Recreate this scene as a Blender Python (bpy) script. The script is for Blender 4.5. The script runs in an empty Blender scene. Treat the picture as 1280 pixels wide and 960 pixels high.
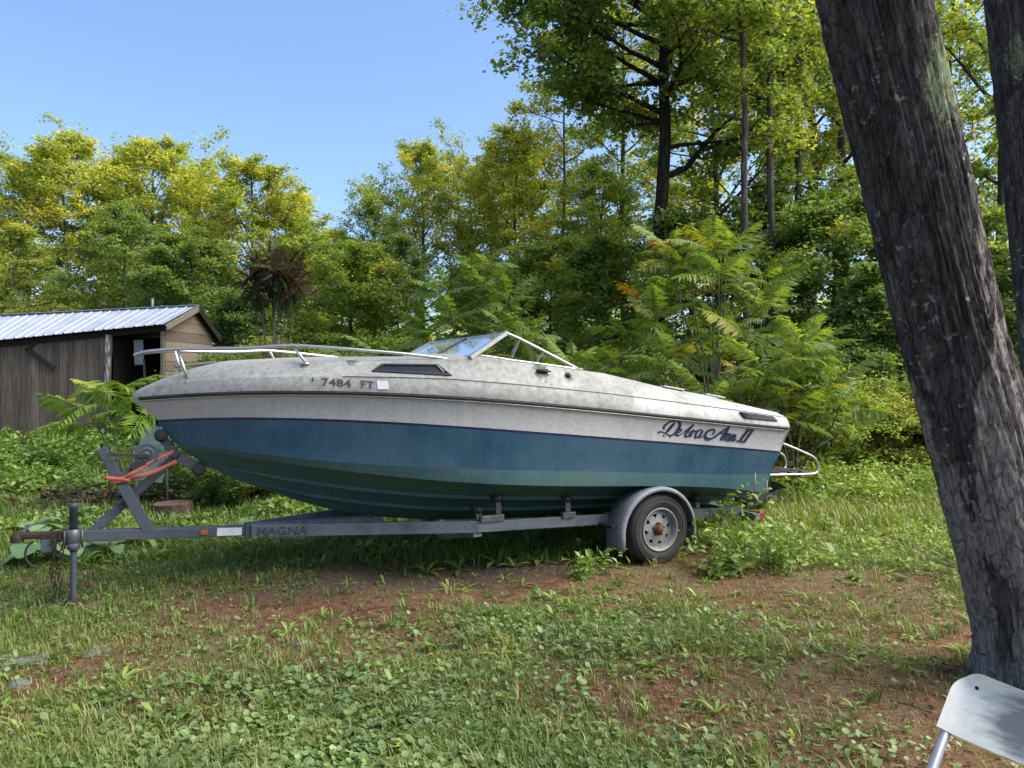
import bpy, bmesh, math, random
import numpy as np
from mathutils import Vector, Matrix, noise as mnoise

# ------------------------------------------------------------------ camera, sky, sun, exposure
scene = bpy.context.scene
R = math.radians
cam_d = bpy.data.cameras.new("camera")
cam = bpy.data.objects.new("camera", cam_d)
scene.collection.objects.link(cam)
cam.location = (0, 0, 1.5)
cam.rotation_euler = (R(90), 0, 0)
cam_d.sensor_width = 36.0
cam_d.lens = 36.0 * 961 / 1280
cam_d.clip_start = 0.05
cam_d.clip_end = 3000
scene.camera = cam

SUN_AZ, SUN_EL = 98.0, 50.0            # degrees right of the view axis, above the horizon
world = bpy.data.worlds.new("World")
scene.world = world
world.use_nodes = True
wn, wl = world.node_tree.nodes, world.node_tree.links
wn.clear()
sky = wn.new("ShaderNodeTexSky")
sky.sky_type = 'NISHITA'
sky.sun_disc = False
sky.sun_elevation = R(SUN_EL)
sky.sun_rotation = R(SUN_AZ)
sky.altitude = 100
sky.air_density = 1.0
sky.dust_density = 2.6
sky.ozone_density = 6.0
bgn = wn.new("ShaderNodeBackground")
bgn.inputs["Strength"].default_value = 0.05
won = wn.new("ShaderNodeOutputWorld")
wl.new(sky.outputs[0], bgn.inputs[0])
wl.new(bgn.outputs[0], won.inputs[0])

sun_d = bpy.data.lights.new("sun", 'SUN')
sun_d.energy = 1.45
sun_d.angle = R(60)                    # the clearing lies in bright, soft, open shade
sun_d.color = (1.0, 0.93, 0.80)
sun = bpy.data.objects.new("sun", sun_d)
scene.collection.objects.link(sun)
to_sun = Vector((math.sin(R(SUN_AZ)) * math.cos(R(SUN_EL)), math.cos(R(SUN_AZ)) * math.cos(R(SUN_EL)), math.sin(R(SUN_EL))))
sun.rotation_euler = to_sun.to_track_quat('Z', 'Y').to_euler()

vs = scene.view_settings
vs.view_transform = 'Standard'
vs.look = 'None'
vs.exposure = 2.58
vs.gamma = 1.0
scene.cycles.use_denoising = True
scene.cycles.max_bounces = 6
scene.cycles.diffuse_bounces = 4
scene.cycles.transmission_bounces = 4
scene.cycles.transparent_max_bounces = 6
scene.cycles.sample_clamp_indirect = 6

rng = np.random.default_rng(7)
random.seed(7)
COL = scene.collection

# ------------------------------------------------------------------ helpers
def tag(o, label=None, cat=None, group=None, kind=None):
    if label: o["label"] = label
    if cat: o["category"] = cat
    if group: o["group"] = group
    if kind: o["kind"] = kind
    return o

def empty(name, loc=(0, 0, 0), rz=0.0, parent=None):
    o = bpy.data.objects.new(name, None)
    o.empty_display_size = 0.1
    COL.objects.link(o)
    o.location = loc
    o.rotation_euler = (0, 0, rz)
    if parent: o.parent = parent
    return o

def link(name, me, parent=None, loc=None, mat=None):
    if mat is not None:
        for m in (mat if isinstance(mat, (list, tuple)) else [mat]):
            me.materials.append(m)
    o = bpy.data.objects.new(name, me)
    COL.objects.link(o)
    if parent: o.parent = parent
    if loc is not None: o.location = loc
    return o

def catmull(pts, n=6):
    P = np.array(pts, float)
    if len(P) < 3:
        t = np.linspace(0, 1, n + 1)[:, None]
        return P[0] * (1 - t) + P[1] * t
    P = np.vstack([2 * P[0] - P[1], P, 2 * P[-1] - P[-2]])
    out = []
    for i in range(1, len(P) - 2):
        for k in range(n):
            t = k / n
            out.append(.5 * (2 * P[i] + (P[i + 1] - P[i - 1]) * t + (2 * P[i - 1] - 5 * P[i] + 4 * P[i + 1] - P[i + 2]) * t * t
                             + (-P[i - 1] + 3 * P[i] - 3 * P[i + 1] + P[i + 2]) * t ** 3))
    out.append(P[-2])
    return np.array(out)

class MB:
    """collects shapes and links them as ONE mesh object"""
    def __init__(self):
        self.v, self.f, self.m, self.s = [], [], [], []
    def add(self, verts, faces, mi=0, smooth=False):
        b = len(self.v)
        self.v.extend([tuple(map(float, p)) for p in verts])
        for f in faces:
            self.f.append(tuple(i + b for i in f)); self.m.append(mi); self.s.append(smooth)
        return self
    def box(self, c, size, rot=None, mi=0, bevel=0.0):
        sx, sy, sz = [s / 2 for s in size]
        if bevel > 0:
            bm = bmesh.new()
            bmesh.ops.create_cube(bm, size=1.0)
            for v in bm.verts: v.co = Vector((v.co.x * size[0], v.co.y * size[1], v.co.z * size[2]))
            bmesh.ops.bevel(bm, geom=list(bm.edges), offset=bevel, segments=2, affect='EDGES', profile=0.5)
            bm.verts.index_update()
            V = [v.co.copy() for v in bm.verts]; Fc = [[v.index for v in f.verts] for f in bm.faces]
            bm.free()
        else:
            V = [Vector((x, y, z)) for x in (-sx, sx) for y in (-sy, sy) for z in (-sz, sz)]
            Fc = [(0, 1, 3, 2), (4, 6, 7, 5), (0, 4, 5, 1), (2, 3, 7, 6), (0, 2, 6, 4), (1, 5, 7, 3)]
        M = rot if rot is not None else Matrix.Identity(3)
        V = [M @ v + Vector(c) for v in V]
        return self.add(V, Fc, mi)
    def beam(self, a, b, w, h, up=(0, 0, 1), mi=0, bevel=0.0):
        a, b = Vector(a), Vector(b)
        d = b - a
        x = d.normalized(); u = Vector(up)
        y = u.cross(x).normalized(); z = x.cross(y)
        M = Matrix((x, y, z)).transposed()
        return self.box((a + b) / 2, (d.length, w, h), M, mi, bevel)
    def tube(self, pts, rad, n=10, mi=0, caps=True, smooth=True):
        P = [Vector(p) for p in pts]
        rs = rad if hasattr(rad, '__len__') else [rad] * len(P)
        T = []
        for i in range(len(P)):
            d = P[min(i + 1, len(P) - 1)] - P[max(i - 1, 0)]
            T.append(d.normalized() if d.length > 1e-9 else Vector((0, 0, 1)))
        ref = Vector((0, 0, 1)) if abs(T[0].z) < .9 else Vector((1, 0, 0))
        nrm = T[0].cross(ref).normalized()
        V, Fc = [], []
        for i, p in enumerate(P):
            if i > 0:
                ax = T[i - 1].cross(T[i])
                if ax.length > 1e-8:
                    nrm = Matrix.Rotation(T[i - 1].angle(T[i]), 3, ax.normalized()) @ nrm
            bi = T[i].cross(nrm)
            for k in range(n):
                a = 2 * math.pi * k / n
                V.append(p + (nrm * math.cos(a) + bi * math.sin(a)) * rs[i])
        for i in range(len(P) - 1):
            for k in range(n):
                k2 = (k + 1) % n
                Fc.append((i * n + k, i * n + k2, (i + 1) * n + k2, (i + 1) * n + k))
        self.add(V, Fc, mi, smooth)
        if caps:
            b = len(self.v) - len(V)
            self.f.append(tuple(b + k for k in range(n - 1, -1, -1))); self.m.append(mi); self.s.append(False)
            e = b + (len(P) - 1) * n
            self.f.append(tuple(e + k for k in range(n))); self.m.append(mi); self.s.append(False)
        return self
    def lathe(self, prof, c, axis='y', n=40, mi=0, smooth=True, close=False):
        """prof: list of (radius, along)"""
        V, Fc = [], []
        for r, a in prof:
            for k in range(n):
                t = 2 * math.pi * k / n
                p, q = r * math.cos(t), r * math.sin(t)
                V.append({'y': (c[0] + p, c[1] + a, c[2] + q), 'z': (c[0] + p, c[1] + q, c[2] + a), 'x': (c[0] + a, c[1] + p, c[2] + q)}[axis])
        m = len(prof)
        for i in range(m if close else m - 1):
            j = (i + 1) % m
            for k in range(n):
                k2 = (k + 1) % n
                Fc.append((i * n + k, i * n + k2, j * n + k2, j * n + k))
        return self.add(V, Fc, mi, smooth)
    def grid(self, G, mi=0, smooth=True, flip=False):
        """G: array (a, b, 3)"""
        a, b = len(G), len(G[0])
        V = [p for row in G for p in row]
        Fc = []
        for i in range(a - 1):
            for j in range(b - 1):
                q = (i * b + j, i * b + j + 1, (i + 1) * b + j + 1, (i + 1) * b + j)
                Fc.append(q[::-1] if flip else q)
        return self.add(V, Fc, mi, smooth)
    def mesh(self, name):
        me = bpy.data.meshes.new(name)
        me.from_pydata(self.v, [], self.f)
        me.polygons.foreach_set("material_index", self.m)
        me.polygons.foreach_set("use_smooth", self.s)
        me.update()
        return me
    def build(self, name, mat, parent=None, loc=None):
        return link(name, self.mesh(name), parent, loc, mat)

def np_mesh(name, V, F, fattr=None, smooth=False):
    """V (n,3), F (m,3) triangles; fattr: per-face float attribute 'v'"""
    me = bpy.data.meshes.new(name)
    n, m = len(V), len(F)
    me.vertices.add(n); me.vertices.foreach_set("co", np.ascontiguousarray(V, np.float32).ravel())
    me.loops.add(m * 3); me.loops.foreach_set("vertex_index", np.ascontiguousarray(F, np.int32).ravel())
    me.polygons.add(m)
    me.polygons.foreach_set("loop_start", np.arange(0, m * 3, 3, dtype=np.int32))
    me.polygons.foreach_set("loop_total", np.full(m, 3, np.int32))
    if smooth: me.polygons.foreach_set("use_smooth", np.ones(m, bool))
    if fattr is not None:
        at = me.attributes.new("v", 'FLOAT', 'FACE')
        at.data.foreach_set("value", np.ascontiguousarray(fattr, np.float32))
    me.update(calc_edges=True)
    return me

# value noise in the plane, vectorised
_perm = np.random.default_rng(3).random((64, 64))
def vnoise(x, y, s=1.0):
    x = np.asarray(x, float) / s + 100; y = np.asarray(y, float) / s + 100
    i, j = np.floor(x).astype(int), np.floor(y).astype(int)
    fx, fy = x - i, y - j
    fx, fy = fx * fx * (3 - 2 * fx), fy * fy * (3 - 2 * fy)
    g = lambda a, b: _perm[a % 64, b % 64]
    return (g(i, j) * (1 - fx) + g(i + 1, j) * fx) * (1 - fy) + (g(i, j + 1) * (1 - fx) + g(i + 1, j + 1) * fx) * fy
def fbm(x, y, s=1.0):
    return .55 * vnoise(x, y, s) + .28 * vnoise(x + 7, y - 3, s / 2.1) + .17 * vnoise(x - 5, y + 9, s / 4.3)

# ------------------------------------------------------------------ materials
class NT:
    def __init__(self, name):
        self.m = bpy.data.materials.new(name)
        self.m.use_nodes = True
        self.n, self.l = self.m.node_tree.nodes, self.m.node_tree.links
        self.n.clear()
        self.out = self.n.new("ShaderNodeOutputMaterial")
    def N(self, t, **kw):
        nd = self.n.new(t)
        for k, v in kw.items():
            if hasattr(nd, k) and k not in ("Scale",): setattr(nd, k, v)
        return nd
    def L(self, a, b): self.l.new(a, b)
    def coord(self, kind="Object", scale=(1, 1, 1)):
        tc = self.N("ShaderNodeTexCoord"); mp = self.N("ShaderNodeMapping")
        mp.inputs["Scale"].default_value = scale
        self.L(tc.outputs[kind], mp.inputs[0]); return mp.outputs[0]
    def noise(self, vec, scale, detail=6, rough=.6, dist=0.0):
        nd = self.N("ShaderNodeTexNoise")
        nd.inputs["Scale"].default_value = scale; nd.inputs["Detail"].default_value = detail
        nd.inputs["Roughness"].default_value = rough; nd.inputs["Distortion"].default_value = dist
        self.L(vec, nd.inputs["Vector"]); return nd.outputs["Fac"]
    def ramp(self, fac, stops):
        nd = self.N("ShaderNodeValToRGB")
        el = nd.color_ramp.elements
        while len(el) < len(stops): el.new(0.5)
        for e, (p, c) in zip(el, stops):
            e.position = p; e.color = (c, c, c, 1) if isinstance(c, (int, float)) else (*c, 1)
        self.L(fac, nd.inputs[0]); return nd.outputs[0]
    def mix(self, a, b, fac, mode='MIX'):
        nd = self.N("ShaderNodeMix"); nd.data_type = 'RGBA'; nd.blend_type = mode
        for s, v in ((6, a), (7, b), (0, fac)):
            if hasattr(v, "is_linked") or hasattr(v, "links"): self.L(v, nd.inputs[s])
            elif isinstance(v, (int, float)) and s == 0: nd.inputs[0].default_value = v
            else: nd.inputs[s].default_value = (*v, 1) if not isinstance(v, (int, float)) else (v, v, v, 1)
        return nd.outputs[2]
    def math(self, op, a, b=None):
        nd = self.N("ShaderNodeMath"); nd.operation = op
        for i, v in enumerate((a, b)):
            if v is None: continue
            if isinstance(v, (int, float)): nd.inputs[i].default_value = v
            else: self.L(v, nd.inputs[i])
        return nd.outputs[0]
    def bump(self, h, strength=.3, dist=.01):
        nd = self.N("ShaderNodeBump"); nd.inputs["Strength"].default_value = strength; nd.inputs["Distance"].default_value = dist
        self.L(h, nd.inputs["Height"]); return nd.outputs[0]
    def bsdf(self, col, rough=.6, metal=0.0, spec=.5, normal=None, coat=0.0):
        b = self.N("ShaderNodeBsdfPrincipled")
        for k, v in (("Base Color", col), ("Roughness", rough), ("Metallic", metal)):
            if isinstance(v, (int, float)): b.inputs[k].default_value = v
            elif isinstance(v, tuple): b.inputs[k].default_value = (*v, 1)
            else: self.L(v, b.inputs[k])
        b.inputs["Specular IOR Level"].default_value = spec
        b.inputs["Coat Weight"].default_value = coat
        if normal is not None: self.L(normal, b.inputs["Normal"])
        self.L(b.outputs[0], self.out.inputs[0])
        return b

def simple(name, a, b=None, scale=8, rough=.6, metal=0.0, bump=0.0, spec=.5, lo=.35, hi=.65, stretch=(1, 1, 1)):
    """two-tone noise material"""
    t = NT(name)
    vec = t.coord("Object", stretch)
    nz = t.noise(vec, scale, 8, .65)
    col = t.ramp(nz, [(lo, a), (hi, b or tuple(x * .7 for x in a))])
    nrm = t.bump(t.noise(vec, scale * 6, 5, .6), bump, .004) if bump else None
    rr = t.ramp(nz, [(.3, max(rough - .1, 0)), (.7, min(rough + .12, 1))])
    t.bsdf(col, rr, metal, spec, nrm)
    return t.m

def attr_leaf(name, stops, trans=.42, tint=(1.15, 1.12, .5), gloss=.05, objcol=True, rough=.45):
    """foliage: colour from the per-leaf attribute, light passing through"""
    t = NT(name)
    at = t.N("ShaderNodeAttribute"); at.attribute_name = "v"
    col = t.ramp(at.outputs["Fac"], stops)
    if objcol:
        oi = t.N("ShaderNodeObjectInfo")
        col = t.mix(col, oi.outputs["Color"], 1.0, 'MULTIPLY')
    d = t.N("ShaderNodeBsdfDiffuse"); t.L(col, d.inputs[0])
    tr = t.N("ShaderNodeBsdfTranslucent")
    t.L(t.mix(col, tint, 1.0, 'MULTIPLY'), tr.inputs[0])
    ms = t.N("ShaderNodeMixShader"); ms.inputs[0].default_value = trans
    t.L(d.outputs[0], ms.inputs[1]); t.L(tr.outputs[0], ms.inputs[2])
    g = t.N("ShaderNodeBsdfGlossy"); g.inputs["Roughness"].default_value = rough
    g.inputs[0].default_value = (1, 1, 1, 1)
    m2 = t.N("ShaderNodeMixShader"); m2.inputs[0].default_value = gloss
    t.L(ms.outputs[0], m2.inputs[1]); t.L(g.outputs[0], m2.inputs[2])
    t.L(m2.outputs[0], t.out.inputs[0])
    return t.m

def m_hull(name, lo, hi, weather, wz=(.55, .8), wamt=.6, rough=.42):
    """gelcoat with chalky fade, drips and green mildew blotches"""
    t = NT(name)
    v = t.coord("Object")
    drip = t.noise(t.coord("Object", (9, 9, .9)), 1.6, 6, .6)
    blot = t.noise(v, 2.3, 8, .62)
    fine = t.noise(v, 38, 6, .7)
    col = t.ramp(blot, [(.3, lo), (.7, hi)])
    wf = t.math('MULTIPLY', t.ramp(t.math('ADD', t.math('MULTIPLY', drip, .5), t.math('MULTIPLY', blot, .5)), [(wz[0] - .12, 0.0), (wz[1] - .1, 1.0)]), wamt)
    col = t.mix(col, weather, wf)
    col = t.mix(col, t.ramp(fine, [(.35, .72), (.6, 1.06)]), .55, 'MULTIPLY')
    run = t.noise(t.coord("Object", (2.2, 1, .22)), 3.0, 9, .75)
    col = t.mix(col, t.ramp(run, [(.35, .86), (.5, 1.0), (.65, 1.10)]), .6, 'MULTIPLY')
    scf = t.ramp(t.noise(t.coord("Object", (1.2, 1, 22)), 4.0, 4, .5), [(.67, 0.0), (.72, 1.0)])
    col = t.mix(col, tuple(min(1, c * 2.0 + .05) for c in hi), t.math('MULTIPLY', t.math('MULTIPLY', scf, t.ramp(blot, [(.45, 0.0), (.6, 1.0)])), .35))
    spk = t.ramp(t.noise(v, 90, 3, .5), [(.66, 0.0), (.72, 1.0)])
    col = t.mix(col, tuple(c * .35 for c in lo), t.math('MULTIPLY', spk, .35))
    t.bsdf(col, t.ramp(blot, [(.3, rough - .08), (.7, rough + .2)]), 0, .35, t.bump(fine, .08, .003))
    return t.m

def m_deck(name):
    """white gelcoat gone grey with lichen and dirt"""
    t = NT(name)
    v = t.coord("Object")
    big = t.noise(v, 3.2, 10, .68)
    sp = t.noise(v, 26, 10, .75)
    st = t.noise(t.coord("Object", (14, 14, 1.2)), 1.5, 6, .6)
    col = t.ramp(sp, [(.26, (.13, .13, .118)), (.45, (.245, .245, .228)), (.68, (.36, .36, .34))])
    # the fore part has collected far more grime than the aft part
    sx = t.N("ShaderNodeSeparateXYZ"); t.L(v, sx.inputs[0])
    fore = t.ramp(t.math('ADD', t.math('MULTIPLY', sx.outputs[0], .19), t.math('MULTIPLY', t.math('SUBTRACT', big, .5), .9)), [(.58, 1.0), (.92, .22)])
    clean = t.ramp(big, [(.3, (.40, .40, .385)), (.7, (.56, .555, .535))])
    col = t.mix(clean, col, fore)
    col = t.mix(col, (.17, .185, .12), t.math('MULTIPLY', t.ramp(st, [(.52, 0.0), (.70, 1.0)]), .55))
    col = t.mix(col, t.ramp(t.noise(t.coord("Object", (1.0, 1.6, 2.6)), 1.3, 7, .62), [(.34, .66), (.5, .94), (.66, 1.10)]), .9, 'MULTIPLY')
    # black stain that has run down from the cleat
    for c_, r0 in (((2.80, -.98, 1.585), .085), ((3.03, -1.0, 1.55), .05), ((1.42, -.62, 1.66), .05)):
        vd = t.N("ShaderNodeVectorMath"); vd.operation = 'DISTANCE'
        mp = t.N("ShaderNodeMapping"); mp.inputs["Scale"].default_value = (1, 1, .6); t.L(v, mp.inputs[0]); t.L(mp.outputs[0], vd.inputs[0])
        vd.inputs[1].default_value = (c_[0], c_[1], c_[2] * .6)
        f_ = t.ramp(t.math('ADD', t.math('DIVIDE', vd.outputs["Value"], r0), t.math('MULTIPLY', t.math('SUBTRACT', sp, .5), 3.0)), [(.45, .85), (1.0, 0.0)])
        col = t.mix(col, (.05, .048, .04), f_)
    t.bsdf(col, .72, 0, .3, t.bump(sp, .25, .004))
    return t.m

def m_wood(name, a, b, c, axis='z', scale=1.0):
    """weathered board: grain along the board and a tone of its own from a random per object"""
    t = NT(name)
    st = {'z': (14, 14, .8), 'x': (.8, 14, 14)}[axis]
    oi = t.N("ShaderNodeObjectInfo")
    v0 = t.coord("Object", tuple(s * scale for s in st))
    addn = t.N("ShaderNodeVectorMath"); addn.operation = 'ADD'
    comb = t.N("ShaderNodeCombineXYZ")
    t.L(t.math('MULTIPLY', oi.outputs["Random"], 37.0), comb.inputs[0]); t.L(t.math('MULTIPLY', oi.outputs["Random"], 91.0), comb.inputs[2])
    t.L(v0, addn.inputs[0]); t.L(comb.outputs[0], addn.inputs[1])
    g = t.noise(addn.outputs[0], 3.0, 9, .7, .6)
    col = t.ramp(g, [(.3, a), (.52, b), (.72, c)])
    tone = t.ramp(oi.outputs["Random"], [(0, .62), (1, 1.15)])
    col = t.mix(col, tone, 1.0, 'MULTIPLY')
    t.bsdf(col, .85, 0, .2, t.bump(g, .5, .006))
    return t.m

def m_bark(name, dark, mid, pale, lichen=None, scale=1.0, amt=.5):
    t = NT(name)
    v = t.coord("Object")
    vs_ = t.coord("Object", (9 * scale, 9 * scale, 1.5 * scale))
    vo = t.N("ShaderNodeTexVoronoi"); vo.feature = 'DISTANCE_TO_EDGE'
    vo.inputs["Scale"].default_value = 1.3
    nd = t.noise(vs_, 1.2, 8, .7)
    wob = t.N("ShaderNodeVectorMath"); wob.operation = 'ADD'
    cb = t.N("ShaderNodeCombineXYZ"); t.L(t.math('MULTIPLY', nd, 1.5), cb.inputs[0]); t.L(t.math('MULTIPLY', nd, 1.5), cb.inputs[2])
    t.L(vs_, wob.inputs[0]); t.L(cb.outputs[0], wob.inputs[1]); t.L(wob.outputs[0], vo.inputs["Vector"])
    ridge = t.ramp(vo.outputs["Distance"], [(.0, 0.0), (.22, 1.0)])
    col = t.mix(t.ramp(nd, [(.3, dark), (.7, mid)]), dark, t.math('SUBTRACT', 1.0, ridge))
    big = t.noise(t.coord("Object", (2.6, 2.6, .55)), 1.1, 6, .6, .5)
    col = t.mix(col, pale, t.math('MULTIPLY', t.ramp(big, [(.54, 0.0), (.60, 1.0)]), t.math('MULTIPLY', ridge, amt)))
    if lichen:
        lf = t.ramp(t.noise(v, 9, 6, .6), [(.62, 0.0), (.67, 1.0)])
        lf2 = t.ramp(t.noise(v, 2.1, 3, .5), [(.5, 0.0), (.62, 1.0)])
        col = t.mix(col, lichen, t.math('MULTIPLY', t.math('MULTIPLY', lf, lf2), .8))
    h = t.math('ADD', t.math('MULTIPLY', ridge, .8), t.math('MULTIPLY', nd, .4))
    t.bsdf(col, .92, 0, .15, t.bump(h, .9, .03))
    return t.m

M = {}
M['blue'] = m_hull("blue_gelcoat", (.020, .066, .120), (.036, .098, .160), (.060, .118, .140), (.48, .80), .75, .42)
M['band'] = m_hull("faded_blue_band", (.045, .110, .140), (.085, .175, .200), (.075, .125, .085), (.5, .78), .75, .5)
M['bottom'] = m_hull("blue_green_bottom", (.030, .110, .130), (.065, .185, .195), (.060, .115, .070), (.42, .70), .85, .4)
M['navy'] = simple("navy_stripe", (.008, .010, .045), (.014, .016, .07), 6, .4)
M['white'] = m_hull("white_gelcoat", (.44, .435, .42), (.51, .505, .49), (.34, .335, .305), (.58, .9), .4, .34)
M['deck'] = m_deck("grimy_deck")
M['rubber'] = simple("black_rubber", (.012, .012, .012), (.03, .03, .028), 10, .7)
M['smoke'] = simple("dark_acrylic", (.008, .009, .012), (.018, .02, .026), 5, .12, 0, 0, .6)
M['louvre'] = simple("dark_plastic", (.03, .026, .028), (.05, .045, .045), 14, .5)
M['alu'] = simple("dull_aluminium", (.50, .50, .48), (.34, .34, .32), 20, .42, .85, .1)
M['stainless'] = simple("stainless_tube", (.62, .61, .58), (.48, .47, .44), 14, .28, .9)
M['decal'] = simple("navy_decal", (.012, .018, .06), (.02, .026, .08), 30, .5)
M['blackdecal'] = simple("black_decal", (.015, .015, .017), (.06, .06, .06), 60, .6)
M['sticker'] = simple("pale_sticker", (.55, .54, .56), (.46, .45, .47), 40, .5)
M['drive'] = simple("black_drive", (.010, .010, .011), (.03, .03, .03), 12, .5)
M['liner'] = simple("cockpit_liner", (.42, .41, .37), (.25, .25, .2), 6, .7, 0, .1)
def m_paint(name, a, b, rough=.5, metal=.15, rustlv=.62):
    """old trailer paint: chalking, scratches, rust freckles and dirt"""
    t = NT(name)
    v = t.coord("Object")
    n1 = t.noise(v, 7, 8, .65); n2 = t.noise(v, 28, 8, .75); n3 = t.noise(t.coord("Object", (1.5, 30, 30)), 3, 4, .5)
    col = t.ramp(n1, [(.32, a), (.68, b)])
    col = t.mix(col, t.ramp(n3, [(.3, .78), (.55, 1.0), (.7, 1.18)]), .7, 'MULTIPLY')
    rf = t.ramp(t.math('ADD', t.math('MULTIPLY', n2, .6), t.math('MULTIPLY', n1, .4)), [(rustlv - .03, 0.0), (rustlv + .02, 1.0)])
    col = t.mix(col, t.mix((.10, .045, .022), (.03, .018, .013), n2), t.math('MULTIPLY', rf, .85))
    col = t.mix(col, (.055, .05, .038), t.math('MULTIPLY', t.ramp(t.noise(v, 3.1, 7, .7), [(.52, 0.0), (.72, 1.0)]), .55))
    t.bsdf(col, t.ramp(n2, [(.3, rough - .08), (.7, rough + .25)]), metal, .4, t.bump(n2, .25, .003))
    return t.m
M['frame'] = m_paint("slate_trailer_paint", (.050, .062, .078), (.085, .098, .112), .5, .1, .60)
M['rail'] = m_paint("grey_trailer_rail", (.12, .132, .152), (.20, .212, .230), .5, .25, .61)
M['fender'] = m_paint("grey_fender", (.17, .182, .203), (.24, .25, .268), .48, .2, .66)
M['galv'] = simple("galvanised", (.17, .175, .175), (.10, .105, .10), 16, .5, .5, .1)
M['rust'] = simple("rusty_steel", (.07, .03, .016), (.15, .065, .03), 18, .85, .2, .4)
M['darkrust'] = simple("dark_rusty_steel", (.022, .015, .014), (.06, .03, .022), 14, .75, .3, .4)
M['tyre'] = simple("weathered_tyre", (.022, .021, .020), (.045, .043, .040), 9, .85, 0, .25)
M['rim'] = simple("grey_white_rim", (.30, .295, .29), (.17, .155, .14), 12, .5, .2, .1)
M['strap'] = simple("faded_orange_strap", (.46, .105, .055), (.34, .11, .065), 22, .8, 0, .3)
M['amber'] = simple("amber_lens", (.42, .10, .015), (.25, .06, .01), 20, .3)
M['redlens'] = simple("red_lens", (.45, .018, .014), (.32, .015, .012), 20, .3)
M['reflwhite'] = simple("white_reflector", (.66, .66, .65), (.52, .52, .5), 12, .4)

def m_glass(name, tint=(.80, .88, .86), rough=.03, mixin=.55):
    t = NT(name)
    g = t.N("ShaderNodeBsdfGlossy"); g.inputs["Roughness"].default_value = rough; g.inputs[0].default_value = (.9, .95, 1, 1)
    tr = t.N("ShaderNodeBsdfTransparent"); tr.inputs[0].default_value = (*tint, 1)
    fr = t.N("ShaderNodeFresnel"); fr.inputs[0].default_value = 2.3
    dirt = t.N("ShaderNodeBsdfDiffuse"); dirt.inputs[0].default_value = (.5, .5, .47, 1)
    a = t.N("ShaderNodeMixShader"); t.L(fr.outputs[0], a.inputs[0]); t.L(tr.outputs[0], a.inputs[1]); t.L(g.outputs[0], a.inputs[2])
    b = t.N("ShaderNodeMixShader")
    nz = t.noise(t.coord("Object"), 6, 8, .7)
    t.L(t.ramp(nz, [(.3, mixin * .4), (.7, mixin)]), b.inputs[0]); t.L(a.outputs[0], b.inputs[1]); t.L(dirt.outputs[0], b.inputs[2])
    t.L(b.outputs[0], t.out.inputs[0])
    return t.m
M['glass'] = m_glass("dusty_glass", (.82, .88, .87), .04, .10)
M['film'] = m_glass("cloudy_sheet", (.86, .92, .88), .35, .22)

# ------------------------------------------------------------------ ground
TH = R(27)
def gh(x, y):
    """height of the ground"""
    x = np.asarray(x, float); y = np.asarray(y, float)
    h = .10 * (fbm(x, y, 2.6) - .5) + .05 * (vnoise(x, y, .55) - .5)
    bank = np.clip((y - 7.6 + .35 * x) / 3.0, 0, 1) * np.clip((-1.4 - x) / 2.0, 0, 1)
    h = h + .22 * bank * bank * (3 - 2 * bank)
    far = np.clip((np.hypot(x, y) - 16) / 60, 0, 1)
    h = h + 1.2 * far * (fbm(x, y, 28) - .35)
    # under the trailer wheels the ground is level
    for cx, cy in ((1.22, 6.46), (-2.99, 5.25), (.35, 8.15)):
        d = np.exp(-((x - cx) ** 2 + (y - cy) ** 2) / .5)
        h = h * (1 - d)
    return h
def gz(x, y): return float(gh(x, y))

def axis_steps(lo, flo, fhi, hi, fine):
    a = [flo]
    st = fine
    while a[-1] > lo:
        st *= 1.22; a.append(a[-1] - st)
    b = [fhi]; st = fine
    while b[-1] < hi:
        st *= 1.22; b.append(b[-1] + st)
    return np.array(a[::-1] + list(np.arange(flo + fine, fhi - fine / 2, fine)) + b)
gx = axis_steps(-900, -9, 9, 900, .1)
gy = axis_steps(-500, 1.5, 14, 1500, .1)
GX, GY = np.meshgrid(gx, gy)
GZ = gh(GX, GY)
nx, ny = len(gx), len(gy)
idx = np.arange(nx * ny).reshape(ny, nx)
q = np.stack([idx[:-1, :-1], idx[:-1, 1:], idx[1:, 1:], idx[1:, :-1]], -1).reshape(-1, 4)
tri = np.vstack([q[:, [0, 1, 2]], q[:, [0, 2, 3]]])
me = np_mesh("ground", np.stack([GX, GY, GZ], -1).reshape(-1, 3), tri, None, True)

t = NT("needle_litter_soil")
v = t.coord("Object")
n1 = t.noise(v, .9, 8, .62); n2 = t.noise(v, 14, 10, .75); n3 = t.noise(v, 70, 6, .7)
soil = t.ramp(n2, [(.3, (.052, .026, .018)), (.5, (.150, .072, .046)), (.7, (.27, .15, .10))])
duff = t.ramp(n3, [(.3, (.09, .072, .040)), (.55, (.21, .175, .090)), (.75, (.32, .28, .155))])
col = t.mix(soil, duff, t.ramp(n1, [(.42, 0.0), (.62, .8)]))
sx = t.N("ShaderNodeSeparateXYZ"); t.L(v, sx.inputs[0])
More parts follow.
